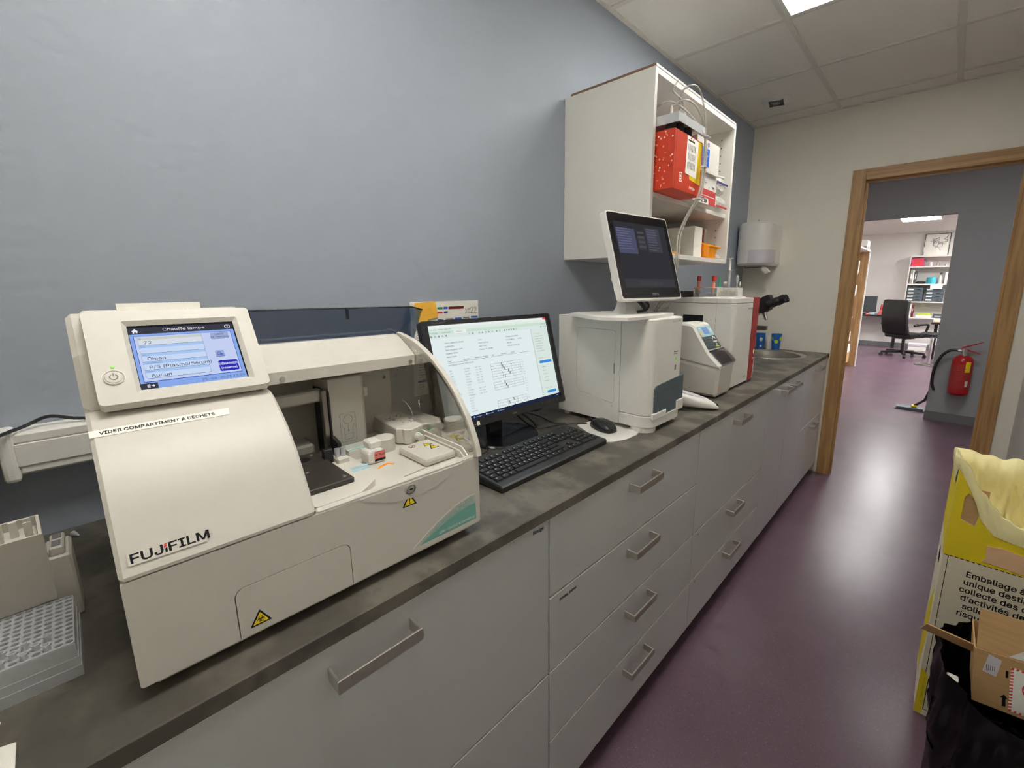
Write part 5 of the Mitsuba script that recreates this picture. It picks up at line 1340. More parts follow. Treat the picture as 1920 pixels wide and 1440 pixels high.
add('short_tube', tube([(.955, -.44, 2.0), (.925, -.44, 2.03), (.88, -.43, 2.048), (.90, -.435, 2.085)], .003, 8), 'mat_tubing', label='short free end of clear tube above the tubing holder', cat_='tube', smooth=50)
for z_, p_ in ((1.93, (1.063, -.479)), (1.82, (1.044, -.484)), (1.70, (1.001, -.489))):
    add('cable_tie', cat(rbox(p_[0] - .016, p_[0] + .016, p_[1] - .012, p_[1] + .007, z_ - .002, z_ + .002, .001)), 'mat_white_plastic', label=('lowest', 'middle', 'topmost')[{1.93: 2, 1.82: 1, 1.70: 0}[z_]] + ' white cable tie holding the clear tubes together', cat_='cable tie')

# lower compartment
zb_ = kz0 + tk2 + .0004
l1 = thing('white_box', 'tall narrow white box on the bottom of the wall cabinet', 'box')
add('body', rbox(1.262, 1.345, -.366, -.06, zb_, 1.640, .0015), 'mat_paper', l1)
l2 = thing('maroon_book', 'dark red box file at the back of the lower cabinet compartment', 'box file')
add('body', rbox(1.438, 1.512, -.300, -.05, zb_, 1.652, .001), 'mat_maroon', l2)
for i in range(4):
    add('rib', box(1.440, 1.510, -.3006, -.300, 1.585 + i * .014, 1.587 + i * .014), 'mat_red_dark', l2)
l3 = thing('cream_folder', 'cream folder beside the dark red box file', 'folder')
add('body', rbox(1.5125, 1.5425, -.305, -.05, zb_, 1.655, .001), 'mat_ivory', l3)
l4 = thing('orange_bin', 'small orange open plastic bin on the bottom of the wall cabinet', 'storage bin')
ob = [(1.355, -.388), (1.435, -.388), (1.435, -.310), (1.355, -.310)]


def ring_wall(lo, hi, z0, z1, t=.002):
    (a0, b0, a1, b1), (c0, d0, c1, d1) = lo, hi
    A = [(a0, b0, z0), (a1, b0, z0), (a1, b1, z0), (a0, b1, z0)]
    B = [(c0, d0, z1[0]), (c1, d0, z1[0]), (c1, d1, z1[1]), (c0, d1, z1[1])]
    ins = lambda q, k: [(x + (t if i in (0, 3) else -t), y + (t if i in (0, 1) else -t), z + k) for i, (x, y, z) in enumerate(q)]
    A2, B2 = ins(A, t), ins(B, 0)
    V = A + B + A2 + B2
    F = []
    for i in range(4):
        j = (i + 1) % 4
        F += [[i, j, 4 + j], [i, 4 + j, 4 + i], [8 + j, 8 + i, 12 + i], [8 + j, 12 + i, 12 + j], [4 + i, 4 + j, 12 + j], [4 + i, 12 + j, 12 + i]]
    F += [[0, 2, 1], [0, 3, 2], [8, 9, 10], [8, 10, 11]]
    return orient(trimesh.Trimesh(V, F, process=False))


add('body', ring_wall((1.365, -.392, 1.435, -.312), (1.352, -.400, 1.445, -.305), zb_, (1.558, 1.588)), 'mat_orange', l4)
add('rim', cat(tube([(1.350, -.402, 1.559), (1.447, -.402, 1.559)], .003, 6, curve=False), tube([(1.350, -.402, 1.559), (1.350, -.303, 1.589)], .003, 6, curve=False), tube([(1.447, -.402, 1.559), (1.447, -.303, 1.589)], .003, 6, curve=False)), 'mat_orange', l4)
add('handle', rbox(1.447, 1.478, -.402, -.388, 1.552, 1.562, .003), 'mat_orange', l4)
l5 = add('orange_tub', cat(rbox(1.075, 1.12, -.372, -.33, zb_, zb_ + .014, .003)), 'mat_orange', label='small pale orange tub on the bottom of the wall cabinet behind the tubes', cat_='plastic tub')
l6 = add('folded_tissue', crumple((1.500, -.355, zb_ + .012), (.030, .035, .012), 31), 'mat_white_plastic', label='crumpled white paper at the right end of the cabinet bottom', cat_='paper')

# ------------------------------------------------------------------ waste cartons at the right wall
wcx = thing('waste_carton', 'tall yellow and white printed waste carton with a pale yellow bag, at the right wall', 'carton')
ox0, ox1, oy0, oy1, oz1 = 1.05, 1.33, -1.322, -1.606, .805
t_ = .004
hole_ = sg.Polygon([(-1.345, .70), (-1.377, .688), (-1.384, .745), (-1.370, .768), (-1.352, .785), (-1.345, .77)])
add('front_side', prism(sg.box(oy1, 0.001, oy0, .868).difference(sg.Polygon([(-1.333, .88), (-1.345, .845), (-1.366, .79), (-1.40, .752), (-1.45, .705), (-1.62, .695), (-1.62, .9), (-1.333, .9)])).difference(hole_), 'x', ox0, ox0 + t_), 'mat_card_print_white', wcx)
add('inner_board', prism(sg.box(-1.395, .60, oy0 - .008, .80), 'x', ox0 + t_ + .0005, ox0 + 2 * t_), 'mat_card', wcx)
add('left_side', prism(sg.box(ox0, .001, ox1, oz1), 'y', oy0 - t_, oy0), 'mat_card_print_white', wcx)
add('right_side', prism(sg.box(ox0 + t_, .001, ox1 - t_, oz1), 'y', oy1, oy1 + t_), 'mat_card', wcx)
add('rear_side', prism(sg.box(oy1, .001, oy0 - t_, oz1), 'x', ox1 - t_, ox1), 'mat_card', wcx)
add('bottom', box(ox0 + t_, ox1 - t_, oy1 + t_, oy0 - t_, .001, .006), 'mat_card', wcx)
TFc = Frame((ox0 - .0002, 0, 0), (0, -1, 0))      # u = -y
add('yellow_field', TFc.flat(sg.box(1.3225, .577, 1.605, .868).difference(sg.Polygon([(1.333, .88), (1.345, .845), (1.366, .79), (1.40, .752), (1.45, .705), (1.62, .695), (1.62, .9), (1.333, .9)])).difference(sg.Polygon([(-y, z) for y, z in hole_.exterior.coords])), 0, .0003), 'mat_card_print_yellow', wcx, label='yellow printed field')
add('dashed_line', cat(*[TFc.flat(sg.box(1.325 + i * .012, .5755, 1.325 + i * .012 + .007, .5785), .0003, .0002) for i in range(23)]), 'mat_ink', wcx, kind='stuff')
add('pink_flap', TFc.flat([(1.405, .590), (1.412, .602), (1.408, .64), (1.44, .645), (1.604, .62), (1.604, .575), (1.44, .588)], .0005, .0025), 'mat_pink_card', wcx, label='torn pinkish cardboard flap')
for i, tl in enumerate(('Emballage à', 'unique destiné', 'collecte des déchets', 'd’activités de soins', 'solides à', 'risques infectieux')):
    add('lettering', TFc.text(tl, .0170, (1.378, 1.376, 1.370, 1.376, 1.383, 1.374)[i], .526 - i * .0262, 0, .0003, bold=True, stretch=.92), 'mat_ink', wcx)
add('edge_line', TFc.flat(sg.box(1.334, .06, 1.3355, .577), 0, .0003), 'mat_ink', wcx)
add('pictogram_frame', TFc.flat(sg.box(1.343, .022, 1.42, .14).difference(sg.box(1.345, .024, 1.418, .138)), 0, .0003), 'mat_ink', wcx)
add('pictogram', TFc.flat(ring_poly(1.372, .048, .020, .002).union(stroke([(1.36, .036), (1.384, .060)], .002)).union(stroke([(1.36, .060), (1.384, .036)], .002)), 0, .0003), 'mat_ink', wcx)
add('yellow_corner', TFc.flat([(1.3225, .004), (1.342, .004), (1.342, .15), (1.3225, .17)], 0, .0003), 'mat_card_print_yellow', wcx)
LFc = Frame((0, oy0 + .0002, 0), (-1, 0, 0))      # u = -x
add('yellow_field', LFc.flat(sg.box(-ox1, .577, -ox0, oz1), 0, .0003), 'mat_card_print_yellow', wcx)
add('yellow_shape', LFc.flat([(-1.32, .02), (-1.2, .06), (-1.09, .25), (-1.12, .42), (-1.25, .30), (-1.31, .18)], 0, .0003), 'mat_card_print_yellow', wcx)
add('handle_slot', LFc.flat(affinity.scale(circle(-1.20, .50, .04), 1.0, .6), 0, .0003), 'mat_ink', wcx)
# the bag: a sheet folded over the rim
bgv, bgf = [], []
NU, NV = 200, 34
loop = sg.box(ox0, oy1, ox1, oy0).buffer(-.006).buffer(.006).exterior
LTH = loop.length
for i in range(NU):
    p_ = loop.interpolate(i / NU * LTH)
    q_ = loop.interpolate((i / NU * LTH + .002) % LTH)
    tx_, ty_ = (q_.x - p_.x), (q_.y - p_.y)
    l_ = math.hypot(tx_, ty_) or 1
    nx_, ny_ = ty_ / l_, -tx_ / l_
    cxm, cym = (ox0 + ox1) / 2, (oy0 + oy1) / 2
    if nx_ * (p_.x - cxm) + ny_ * (p_.y - cym) < 0:
        nx_, ny_ = -nx_, -ny_
    on_front = max(0.0, min(1.0, (ox0 + .03 - p_.x) / .03))
    along = min(1.0, max(0.0, (oy0 - p_.y) / .16))
    ang_ = np.array([math.cos(i / NU * 2 * math.pi) * 3.0, math.sin(i / NU * 2 * math.pi) * 3.0, 0.0])
    hem = .835 - on_front * (.028 + .165 * along ** .75) - (1 - on_front) * .03 + .018 * (meshkit.noise(ang_ * 3 + 4) - .5)
    rim = .832 + .050 * (ox1 - p_.x) / (ox1 - ox0) + .022 * (meshkit.noise(ang_ * 1.7) - .3) 
    rim = rim * (1 - on_front) + on_front * (float(np.interp(-p_.y, (1.320, 1.345, 1.368, 1.40, 1.425, 1.46, 1.60), (.893, .868, .812, .775, .742, .722, .715))) + .010 * (meshkit.noise(ang_ * 5) - .5))
    hem = hem * (1 - on_front) + on_front * float(np.interp(-p_.y, (1.320, 1.345, 1.371, 1.385, 1.418, 1.48, 1.60), (.862, .815, .758, .715, .676, .664, .655)))
    for j in range(NV):
        v_ = j / (NV - 1)
        if v_ < .36:
            w_ = v_ / .36
            z_ = hem + (rim - hem) * w_
            off = .0035 + .0025 * math.sin(w_ * math.pi)
        else:
            w_ = (v_ - .36) / .64
            z_ = rim - (rim - .42) * w_ ** 1.15
            off = .0035 - .016 * min(1, w_ * 9) - .035 * w_
        fold = 1 - 2 * abs(meshkit.fbm(np.array([[ang_[0] * 4.2 + z_ * 9, ang_[1] * 4.2 - z_ * 7, z_ * 5.0]]), 3, 5)[0] - .5) * 2.2
        pt = np.array([p_.x + nx_ * off, p_.y + ny_ * off, z_])
        am = .024 * min(1, w_ * 3) * (1 - .45 * min(1, w_ * 9) * (w_ < .25)) if v_ > .36 else .0045
        pt += np.array([nx_, ny_, .25]) * (fold - .5) * am
        pt[1] = max(pt[1], YR + .003)
        bgv.append(pt)
for i in range(NU):
    for j in range(NV - 1):
        a_, b_ = i * NV + j, ((i + 1) % NU) * NV + j
        bgf += [[a_, b_, b_ + 1], [a_, b_ + 1, a_ + 1]]
n0 = len(bgv)
bgv.append(np.array([(ox0 + ox1) / 2, (oy0 + oy1) / 2, .40]))
for i in range(NU):
    bgf.append([i * NV + NV - 1, ((i + 1) % NU) * NV + NV - 1, n0])
add('bag', trimesh.Trimesh(np.array(bgv), np.array(bgf), process=False), 'mat_bag_yellow', wcx, label='pale yellow plastic bag folded over the rim', smooth=60)
add('bag_print', TFc.flat(circle(1.372, .765, .0125, 5), .018, .0004), 'mat_ink', wcx) if False else None

bn = thing('waste_bin', 'black bin lined with a shiny black bag in front of the waste carton', 'waste bin')
BX, BY, brx, bry = .80, -1.466, .165, .134
V, F = [], []
NU, NV = 120, 36
for i in range(NU):
    a_ = 2 * math.pi * i / NU
    top_ = .425 + .030 * (meshkit.noise(np.array([math.cos(a_) * 2.2 + 5, math.sin(a_) * 2.2 + 5, .3])) - .5) + .02 * math.cos(a_ - 1.0)
    for j in range(NV):
        v_ = j / (NV - 1)
        if v_ < .62:
            w_ = v_ / .62
            z_, s_ = .004 + (top_ - .004) * w_, .86 + .14 * w_
        else:
            w_ = (v_ - .62) / .38
            z_, s_ = top_ - w_ * .26, 1.0 - .10 * w_ - .02 * math.sin(w_ * 3)
        pt = np.array([BX + brx * s_ * math.cos(a_), BY + bry * s_ * math.sin(a_), z_])
        nn = .5 - abs(meshkit.fbm(np.array([[math.cos(a_) * 3.2 + z_ * 5, math.sin(a_) * 3.2, z_ * 3.5]]), 2, 8)[0] - .5) * 4
        pt[:2] += np.array([math.cos(a_), math.sin(a_)]) * nn * (.022 if v_ > .30 else .012)
        pt[1] = max(pt[1], YR + .003)
        V.append(pt)
for i in range(NU):
    for j in range(NV - 1):
        a_, b_ = i * NV + j, ((i + 1) % NU) * NV + j
        F += [[a_, b_, b_ + 1], [a_, b_ + 1, a_ + 1]]
c0_, c1_ = len(V), len(V) + 1
V += [np.array([BX, BY, .004]), np.array([BX, BY, .16])]
for i in range(NU):
    F += [[i * NV, c0_, ((i + 1) % NU) * NV], [i * NV + NV - 1, ((i + 1) % NU) * NV + NV - 1, c1_]]
add('bag', trimesh.Trimesh(np.array(V), np.array(F), process=False), 'mat_bag_black', bn, smooth=50)
add('paper_scrap', rbox(.70, .72, -1.374, -1.352, .418, .424, .002), 'mat_paper', bn, label='scrap of white paper at the rim')
cb_ = thing('cardboard_box', 'brown cardboard box with open flaps stuffed into the black bin', 'carton')
C0 = np.array([.745, -1.392, .503])
ey_, ez_ = np.array([0, -1, .10]), np.array([0, -.10, 1.0])
BXF = Frame(C0, ey_, ez_)           # u to the right (-y), v up, w towards -x
fw, fh, fd = .20, .145, .125
add('front', BXF.put(box(0, fw, -fh, 0, -.003, 0)), 'mat_card', cb_)
add('left', BXF.put(box(0, .003, -fh, 0, -fd, -.003)), 'mat_card', cb_)
add('right', BXF.put(box(fw - .003, fw, -fh, 0, -fd, -.003)), 'mat_card', cb_)
add('rear', BXF.put(box(.003, fw - .003, -fh, 0, -fd, -fd + .003)), 'mat_card', cb_)
add('bottom', BXF.put(box(.003, fw - .003, -fh, -fh + .003, -fd + .003, -.003)), 'mat_card', cb_)
F1 = Frame(BXF.pt(0, 0, -.002), BXF.ex, BXF.ey + .75 * BXF.n)
add('flap', F1.put(prism([(-.101, .004), (-.089, .046), (-.001, .010), (-.001, -.038)], 'z', -.003, 0)), 'mat_card', cb_)
F2 = Frame(BXF.pt(.004, 0.001, -.003), BXF.ex, BXF.ey - .30 * BXF.n)
add('flap', F2.put(prism([(0, 0), (.005, .093), (fw - .006, .090), (fw - .004, 0)], 'z', -.003, 0)), 'mat_card', cb_)
add('tape', F2.put(prism([(.055, .001), (.085, .028), (.14, .034), (.14, .020), (.10, .004)], 'z', 0, .0005)), 'mat_film', cb_)
st = add('address_label', BXF.flat(sg.Polygon([(.016, -.055), (.040, -.060), (.048, -.012), (.026, -.006)]), .0002, .0004), 'mat_lilac_grey', cb_, label='small white sticker with a barcode')
add('barcode', cat(*[BXF.flat(sg.box(.022 + i * .0035, -.050 + i * .001, .0235 + i * .0035, -.034), .0006, .0002) for i in range(5)]), 'mat_ink_grey', st, kind='stuff')
add('arrow_print', BXF.flat(sg.Polygon([(.052, -.130), (.058, -.130), (.058, -.108), (.062, -.108), (.055, -.098), (.048, -.108), (.052, -.108)]), .0002, .0003), 'mat_ink', cb_)
add('arrow_print', BXF.flat(sg.box(.0555, -.052, .060, -.034), .0002, .0003), 'mat_ink', cb_)
wl_ = add('warning_label', BXF.flat(sg.box(.063, -.136, .155, -.020), .0002, .0004), 'mat_paper', cb_, label='white label with a red striped border and a circled letter')
stp = []
for i in range(11):
    for u0, v0, u1, v1 in ((.063 + i * .0084, -.136, .067 + i * .0084, -.1305), (.063 + i * .0084, -.0255, .067 + i * .0084, -.020)):
        stp.append(BXF.flat([(u0, v0), (min(u1, .155), v0), (min(u1 + .002, .155), v1), (u0 + .002, v1)], .0006, .0002))
for i in range(14):
    for u0, u1 in ((.063, .0685), (.1495, .155)):
        v0 = -.136 + i * .0083
        stp.append(BXF.flat([(u0, v0), (u1, v0 + .002), (u1, min(v0 + .006, -.020)), (u0, v0 + .004)], .0006, .0002))
add('striped_border', cat(*stp), 'mat_print_red', wl_, kind='stuff')
add('circled_letter', cat(BXF.flat(ring_poly(.109, -.068, .026, .0028, 10), .0006, .0002), BXF.text('E', .030, .100, -.083, .0006, .0002, stretch=.9)), 'mat_crimson', wl_)

# ------------------------------------------------------------------ corridor: fire extinguisher, floor squeegee
fe = thing('fire_extinguisher', 'red fire extinguisher with a black hose hanging on the grey corridor wall', 'fire extinguisher')
ex, ey, ez0, ez1 = X2 - .092, -1.424, .315, .712
add('cylinder', lathe([(0, 0), (.06, 0), (.076, .015), (.08, .03), (.08, .335), (.074, .365), (.055, .388), (.03, .398), (0, .398)], (ex, ey, ez0), n=32), 'mat_extinguisher_red', fe, smooth=40)
add('label', lathe([(.0803, .07), (.0806, .07), (.0806, .30), (.0803, .30)], (ex, ey, ez0), n=32), 'mat_red_dark', fe)
scene['mat_sign_yellow2'] = {'type': 'twosided', 'bsdf': dict(scene['mat_sign_yellow'])}
add('yellow_tag', wrap_patch(ex, ey, ez0, .08, .08, .40, 196, 226, .60, .86, .0012, blob=False), 'mat_sign_yellow2', fe)
add('white_tag', wrap_patch(ex, ey, ez0, .08, .08, .40, 208, 226, .24, .38, .0012, blob=False), 'mat_white2', fe)
EXF = Frame((ex - .0815, 0, 0), (0, -1, 0))
add('print', cat(*[EXF.flat(sg.box(1.39, .48 + i * .018, 1.39 + (.05 if i % 3 else .065), .484 + i * .018), 0, .0008) for i in range(9)]), 'mat_crimson', fe, kind='stuff')
add('valve', cat(cyl((ex, ey, ez0 + .395), (ex, ey, ez0 + .46), .022, n=18), cyl((ex, ey + .022, ez0 + .44), (ex, ey + .055, ez0 + .445), .012, n=12)), 'mat_chrome', fe, smooth=40)
add('handle', cat(hull([(ex - .012, ey - .0, ez0 + .455), (ex + .012, ey, ez0 + .455), (ex - .012, ey - .0, ez0 + .468), (ex + .012, ey, ez0 + .468), (ex - .010, ey - .115, ez0 + .415), (ex + .010, ey - .115, ez0 + .415), (ex - .010, ey - .115, ez0 + .422), (ex + .010, ey - .115, ez0 + .422)]), hull([(ex - .012, ey + .03, ez0 + .46), (ex + .012, ey + .03, ez0 + .46), (ex - .012, ey + .02, ez0 + .48), (ex + .012, ey + .02, ez0 + .48), (ex - .010, ey - .12, ez0 + .535), (ex + .010, ey - .12, ez0 + .535), (ex - .010, ey - .12, ez0 + .542), (ex + .010, ey - .12, ez0 + .542)])), 'mat_extinguisher_red', fe)
add('hose', tube([(ex, ey + .05, ez0 + .445), (ex, ey + .10, ez0 + .44), (ex - .005, ey + .155, ez0 + .39), (ex - .005, ey + .192, ez0 + .29), (ex - .005, ey + .205, ez0 + .18), (ex, ey + .20, ez0 + .08), (ex, ey + .178, ez0 + .02)], .013, 10), 'mat_black_satin', fe, smooth=50)
add('bracket', box(ex + .06, X2, ey - .03, ey + .03, ez0 + .25, ez0 + .28), 'mat_steel_dark', fe)

sq = thing('floor_mop', 'flat floor mop with a black handle leaning behind the corridor wall corner', 'mop')
add('plate', prism(affinity.rotate(rect(5.60, -1.19, 5.74, -.95, .01), 0), 'z', .012, .030), 'mat_slate', sq)
add('pad', prism(rect(5.59, -1.20, 5.75, -.94, .01), 'z', .001, .012), 'mat_anthracite', sq)
add('yellow_clip', rbox(5.64, 5.70, -1.13, -1.08, .035, .055, .006), 'mat_sign_yellow', sq)
add('handle', tube([(5.67, -1.11, .05), (5.665, -1.19, .13), (5.60, -1.30, .6), (5.45, -1.42, 1.45)], .014, 8, curve=False), 'mat_black_satin', sq)

# ------------------------------------------------------------------ the office seen through the doorway
bk = thing('bookcase', 'tall wood sided bookcase with white edges on the left in the office', 'bookcase')
add('end_panel', box(8.50, 8.53, -.16, .50, .0, 1.95), 'mat_wood', bk)
add('end_panel', box(5.90, 5.93, -.16, .50, .0, 1.95), 'mat_wood', bk)
add('edge', box(8.497, 8.533, -.175, -.16, 0, 1.965), 'mat_white_melamine', bk)
add('top', box(5.90, 8.533, -.175, .50, 1.95, 1.975), 'mat_white_melamine', bk)
add('back', box(5.93, 8.50, .48, .50, 0, 1.95), 'mat_white_melamine', bk)
for z in (.06, .44, .84, 1.22, 1.58):
    add('shelf', box(5.93, 8.4995, -.045, .48, z, z + .025), 'mat_white_melamine', bk)
shl = [.085, .465, .865, 1.245, 1.605]
sp_ = [(8.36, -.015, 1, 'white bottle with a blue cap', 'mat_white_plastic', 'mat_violet'), (8.20, -.010, 2, 'clear bottle with a dark blue cap', 'mat_lilac_grey', 'mat_violet'), (8.05, -.0, 2, 'white bottle with a white cap', 'mat_white_plastic', 'mat_white_plastic'), (8.35, -.02, 3, 'white spray bottle', 'mat_white_plastic', 'mat_anthracite'), (8.15, -.01, 3, 'clear round jar with a violet lid', 'mat_lilac_grey', 'mat_violet'), (8.36, -.015, 4, 'pale bottle with a pink cap', 'mat_paper', 'mat_pink'), (8.2, .0, 4, 'grey bottle with a white cap', 'mat_ivory_grey', 'mat_white_plastic')]
nth = ['bottom', 'second', 'third', 'fourth', 'top']
for i, (x, y, k_, lb, m1, m2) in enumerate(sp_):
    b_ = thing('shelf_bottle', f'{lb} on the {nth[k_]} shelf of the wood sided bookcase', 'bottle')
    h_ = .20 + .03 * (i % 3)
    add('body', lathe([(0, 0), (.048, 0), (.052, .01), (.052, h_ * .72), (.03, h_ * .84), (.022, h_ * .86), (0, h_ * .86)], (x, y, shl[k_] + .0005), n=18), m1, b_, smooth=40)
    add('cap', cyl((x, y, shl[k_] + h_ * .86), (x, y, shl[k_] + h_), .027, n=16), m2, b_)
for x0, x1, z0, z1, m1, lb in ((8.16, 8.45, .0855, .26, 'mat_card', 'brown cardboard box on the bottom shelf of the wood sided bookcase'), (8.15, 8.42, .2605, .40, 'mat_paper', 'white box stacked on the brown box in the bookcase'), (7.72, 8.0, .0855, .34, 'mat_lilac_grey', 'pale grey box on the bottom shelf of the bookcase'), (7.85, 8.02, .4655, .62, 'mat_violet', 'dark violet box on the second shelf of the bookcase'), (8.05, 8.42, 1.9755, 2.02, 'mat_ivory_grey', 'flat grey box on top of the wood sided bookcase'), (8.10, 8.40, 2.0205, 2.11, 'mat_paper', 'white packet on the flat grey box on top of the bookcase')):
    t_ = thing('storage_box', lb, 'box')
    add('body', rbox(x0, x1, -.075 if z0 < 1.9 else -.17, .10, z0, z1, .004), m1, t_)
    add('lid_line', box(x0 + .01, x1 - .01, -.0765 if z0 < 1.9 else -.1715, -.075 if z0 < 1.9 else -.17, z1 - .02, z1 - .016), 'mat_ink_grey', t_)

dk_ = thing('office_desk', 'dark topped desk along the far office wall', 'desk')
add('top', rbox(11.62, XB - .0005, -.50, YB - .001, .715, .745, .003), 'mat_black_satin', dk_)
add('support', box(11.66, 11.70, .9, 1.25, 0, .715), 'mat_ivory_dark', dk_)
add('support', box(11.85, 11.91, -.46, -.40, 0, .715), 'mat_black_satin', dk_)
om = thing('office_monitor', 'dark computer monitor on the far office desk', 'monitor')
add('screen', rbox(11.93, 11.96, -.03, .30, .80, 1.16, .005), 'mat_anthracite', om)
add('foot', rbox(11.90, 12.02, .05, .20, .7455, .756, .003), 'mat_black', om)
add('neck', box(11.96, 11.98, .11, .15, .756, .95), 'mat_black', om)
r5 = thing('desk_toy', 'red pointed object on the far office desk beside the monitor', 'ornament')
add('body', hull([(11.85, -.20, .7455), (11.95, -.20, .7455), (11.85, -.08, .7455), (11.95, -.08, .7455), (11.88, -.17, .86), (11.92, -.17, .86), (11.88, -.11, .86), (11.92, -.11, .86)]), 'mat_crimson', r5)
add('top', cyl((11.90, -.14, .86), (11.90, -.13, .98), .035, .012, n=14), 'mat_red', r5)
for i, (y, s_, m_, lb) in enumerate(((.10, .035, 'mat_print_red', 'small red box on the far desk in front of the monitor'), (.02, .05, 'mat_sky_panel', 'small pale blue cup on the far desk in front of the monitor'), (-.24, .05, 'mat_card', 'small brown box on the far desk at the chair'))):
    t_ = thing('desk_item', lb, 'box')
    add('body', rbox(11.78, 11.84, y - .05, y + .04, .7455, .7455 + s_, .003), m_, t_)
    add('band', box(11.779, 11.78, y - .04, y + .03, .7455 + s_ * .4, .7455 + s_ * .6), 'mat_paper', t_)

wsx = thing('shelving_unit', 'white open shelving unit on the far office wall', 'shelving unit')
hx = 11.85
add('side', box(hx, XB - .001, -.535, -.515, .69, 2.005), 'mat_white_melamine', wsx)
add('side', box(hx, XB - .001, -1.46, -1.44, .69, 2.005), 'mat_white_melamine', wsx)
add('shelf', box(hx - .01, XB - .001, -1.46, -.515, 2.005, 2.035), 'mat_white_melamine', wsx)
for z in (1.785, 1.415, 1.035, .69):
    add('shelf', box(hx, XB - .003, -1.44, -.535, z, z + .025), 'mat_white_melamine', wsx)
pcx = thing('framed_picture', 'framed abstract line drawing leaning on top of the white shelving unit', 'picture')
PX = Frame((12.155, -.70, 2.0355), (0, -1, 0), (.03, 0, .47))
add('frame', PX.put(prism(sg.box(0, 0, .42, .47).difference(sg.box(.012, .012, .408, .458)), 'z', 0, .015)), 'mat_anthracite', pcx)
add('sheet', PX.put(box(.012, .408, .012, .458, .002, .006)), 'mat_paper', pcx)
ra = random.Random(12)
strokes_ = []
for i in range(16):
    p0_ = np.array([ra.uniform(.10, .34), ra.uniform(.16, .40)])
    pts_ = [tuple(p0_)]
    for k_ in range(4):
        p0_ = np.clip(p0_ + np.array([ra.uniform(-.07, .07), ra.uniform(-.05, .05)]), (.07, .12), (.37, .42))
        pts_.append(tuple(p0_))
    strokes_.append(stroke(pts_, ra.choice((.004, .006, .010))))
add('drawing', cat(*[PX.flat(s_, .0062 + i * .0002, .0002) for i, s_ in enumerate(strokes_)]), 'mat_ink_grey', pcx)
add('white_card', PX.put(prism(sg.box(.0, .10, .19, .20), 'z', .016, .018)), 'mat_paper', pcx)
its = [('pink_box', 'bright pink box with a round print on the top shelf of the white shelving unit', 'box', (11.90, -.75, -.545, 1.8105, 1.985), 'mat_pink'),
       ('white_mug', 'pale mug on the top shelf of the white shelving unit', 'mug', (11.95, -.90, -.83, 1.8105, 1.90), 'mat_lilac_grey'),
       ('brown_figure', 'small dark cone shaped figure on the top shelf of the white shelving unit', 'ornament', (11.95, -1.01, -.945, 1.8105, 1.905), 'mat_ivory_dark'),
       ('small_figure', 'smallest grey figure at the right of the top shelf of the white shelving unit', 'ornament', (11.95, -1.14, -1.09, 1.8105, 1.87), 'mat_ivory_grey'),
       ('teal_cup', 'teal round pot on the second shelf of the white shelving unit', 'pot', (11.93, -1.00, -.84, 1.4405, 1.58), 'mat_cyan'),
       ('white_bottle', 'white bottle beside the teal pot on the second shelf', 'bottle', (11.95, -1.10, -1.03, 1.4405, 1.68), 'mat_white_plastic')]
for nm_, lb, c_, (x, y0, y1, z0, z1), m_ in its:
    t_ = thing(nm_, lb, c_)
    r_ = (y1 - y0) / 2
    yc = (y0 + y1) / 2
    if nm_ == 'pink_box':
        add('body', rbox(x, x + .2, y0, y1, z0, z1, .003), m_, t_)
        add('round_print', Frame((x - .0005, 0, 0), (0, -1, 0)).flat(circle(-yc, (z0 + z1) / 2, .075), 0, .001), 'mat_print_red', t_)
    elif 'figure' in nm_:
        add('body', lathe([(0, 0), (r_, 0), (r_ * .9, .01), (r_ * .35, (z1 - z0) * .8), (r_ * .3, z1 - z0), (0, z1 - z0)], (x, yc, z0), n=16), m_, t_, smooth=40)
    elif nm_ == 'white_bottle':
        add('body', lathe([(0, 0), (r_, 0), (r_, .13), (r_ * .5, .17), (r_ * .5, .19), (0, .19)], (x, yc, z0), n=16), m_, t_, smooth=40)
        add('cap', cyl((x, yc, z0 + .19), (x, yc, z1), r_ * .55, n=14), 'mat_anthracite', t_)
    else:
        add('body', lathe([(0, 0), (r_ * .9, 0), (r_, .02), (r_, z1 - z0), (r_ - .006, z1 - z0), (r_ - .008, .01), (0, .01)], (x, yc, z0), n=20), m_, t_, smooth=40)
for i, (y, w_, h_, m_, lb) in enumerate(((-.56, .04, .30, 'mat_ivory_dark', 'leftmost dark binder leaning on the second shelf of the white shelving unit'), (-.60, .02, .29, 'mat_paper', 'white binder leaning beside the leftmost dark binder'), (-.635, .03, .27, 'mat_anthracite', 'third binder with a dark spine on the second shelf'))):
    t_ = thing('binder', lb, 'binder')
    add('body', rbox(11.88, 12.10, y - w_, y, 1.4405, 1.4405 + h_, .003), m_, t_)
    add('spine_label', box(11.879, 11.88, y - w_ * .8, y - w_ * .2, 1.55, 1.65), 'mat_paper', t_)
t_ = thing('black_bag', 'flat black pouch lying on the second shelf between binders and teal pot', 'pouch')
add('body', crumple((11.97, -.75, 1.468), (.09, .085, .027), 41, .12, 2), 'mat_black_satin', t_)
t_ = thing('paper_stack', 'white upright box at the right end of the second shelf', 'box')
add('body', rbox(11.88, 12.08, -1.24, -1.13, 1.4405, 1.68, .003), 'mat_paper', t_)
add('edge_line', box(11.879, 11.88, -1.23, -1.14, 1.64, 1.644), 'mat_ink_grey', t_)
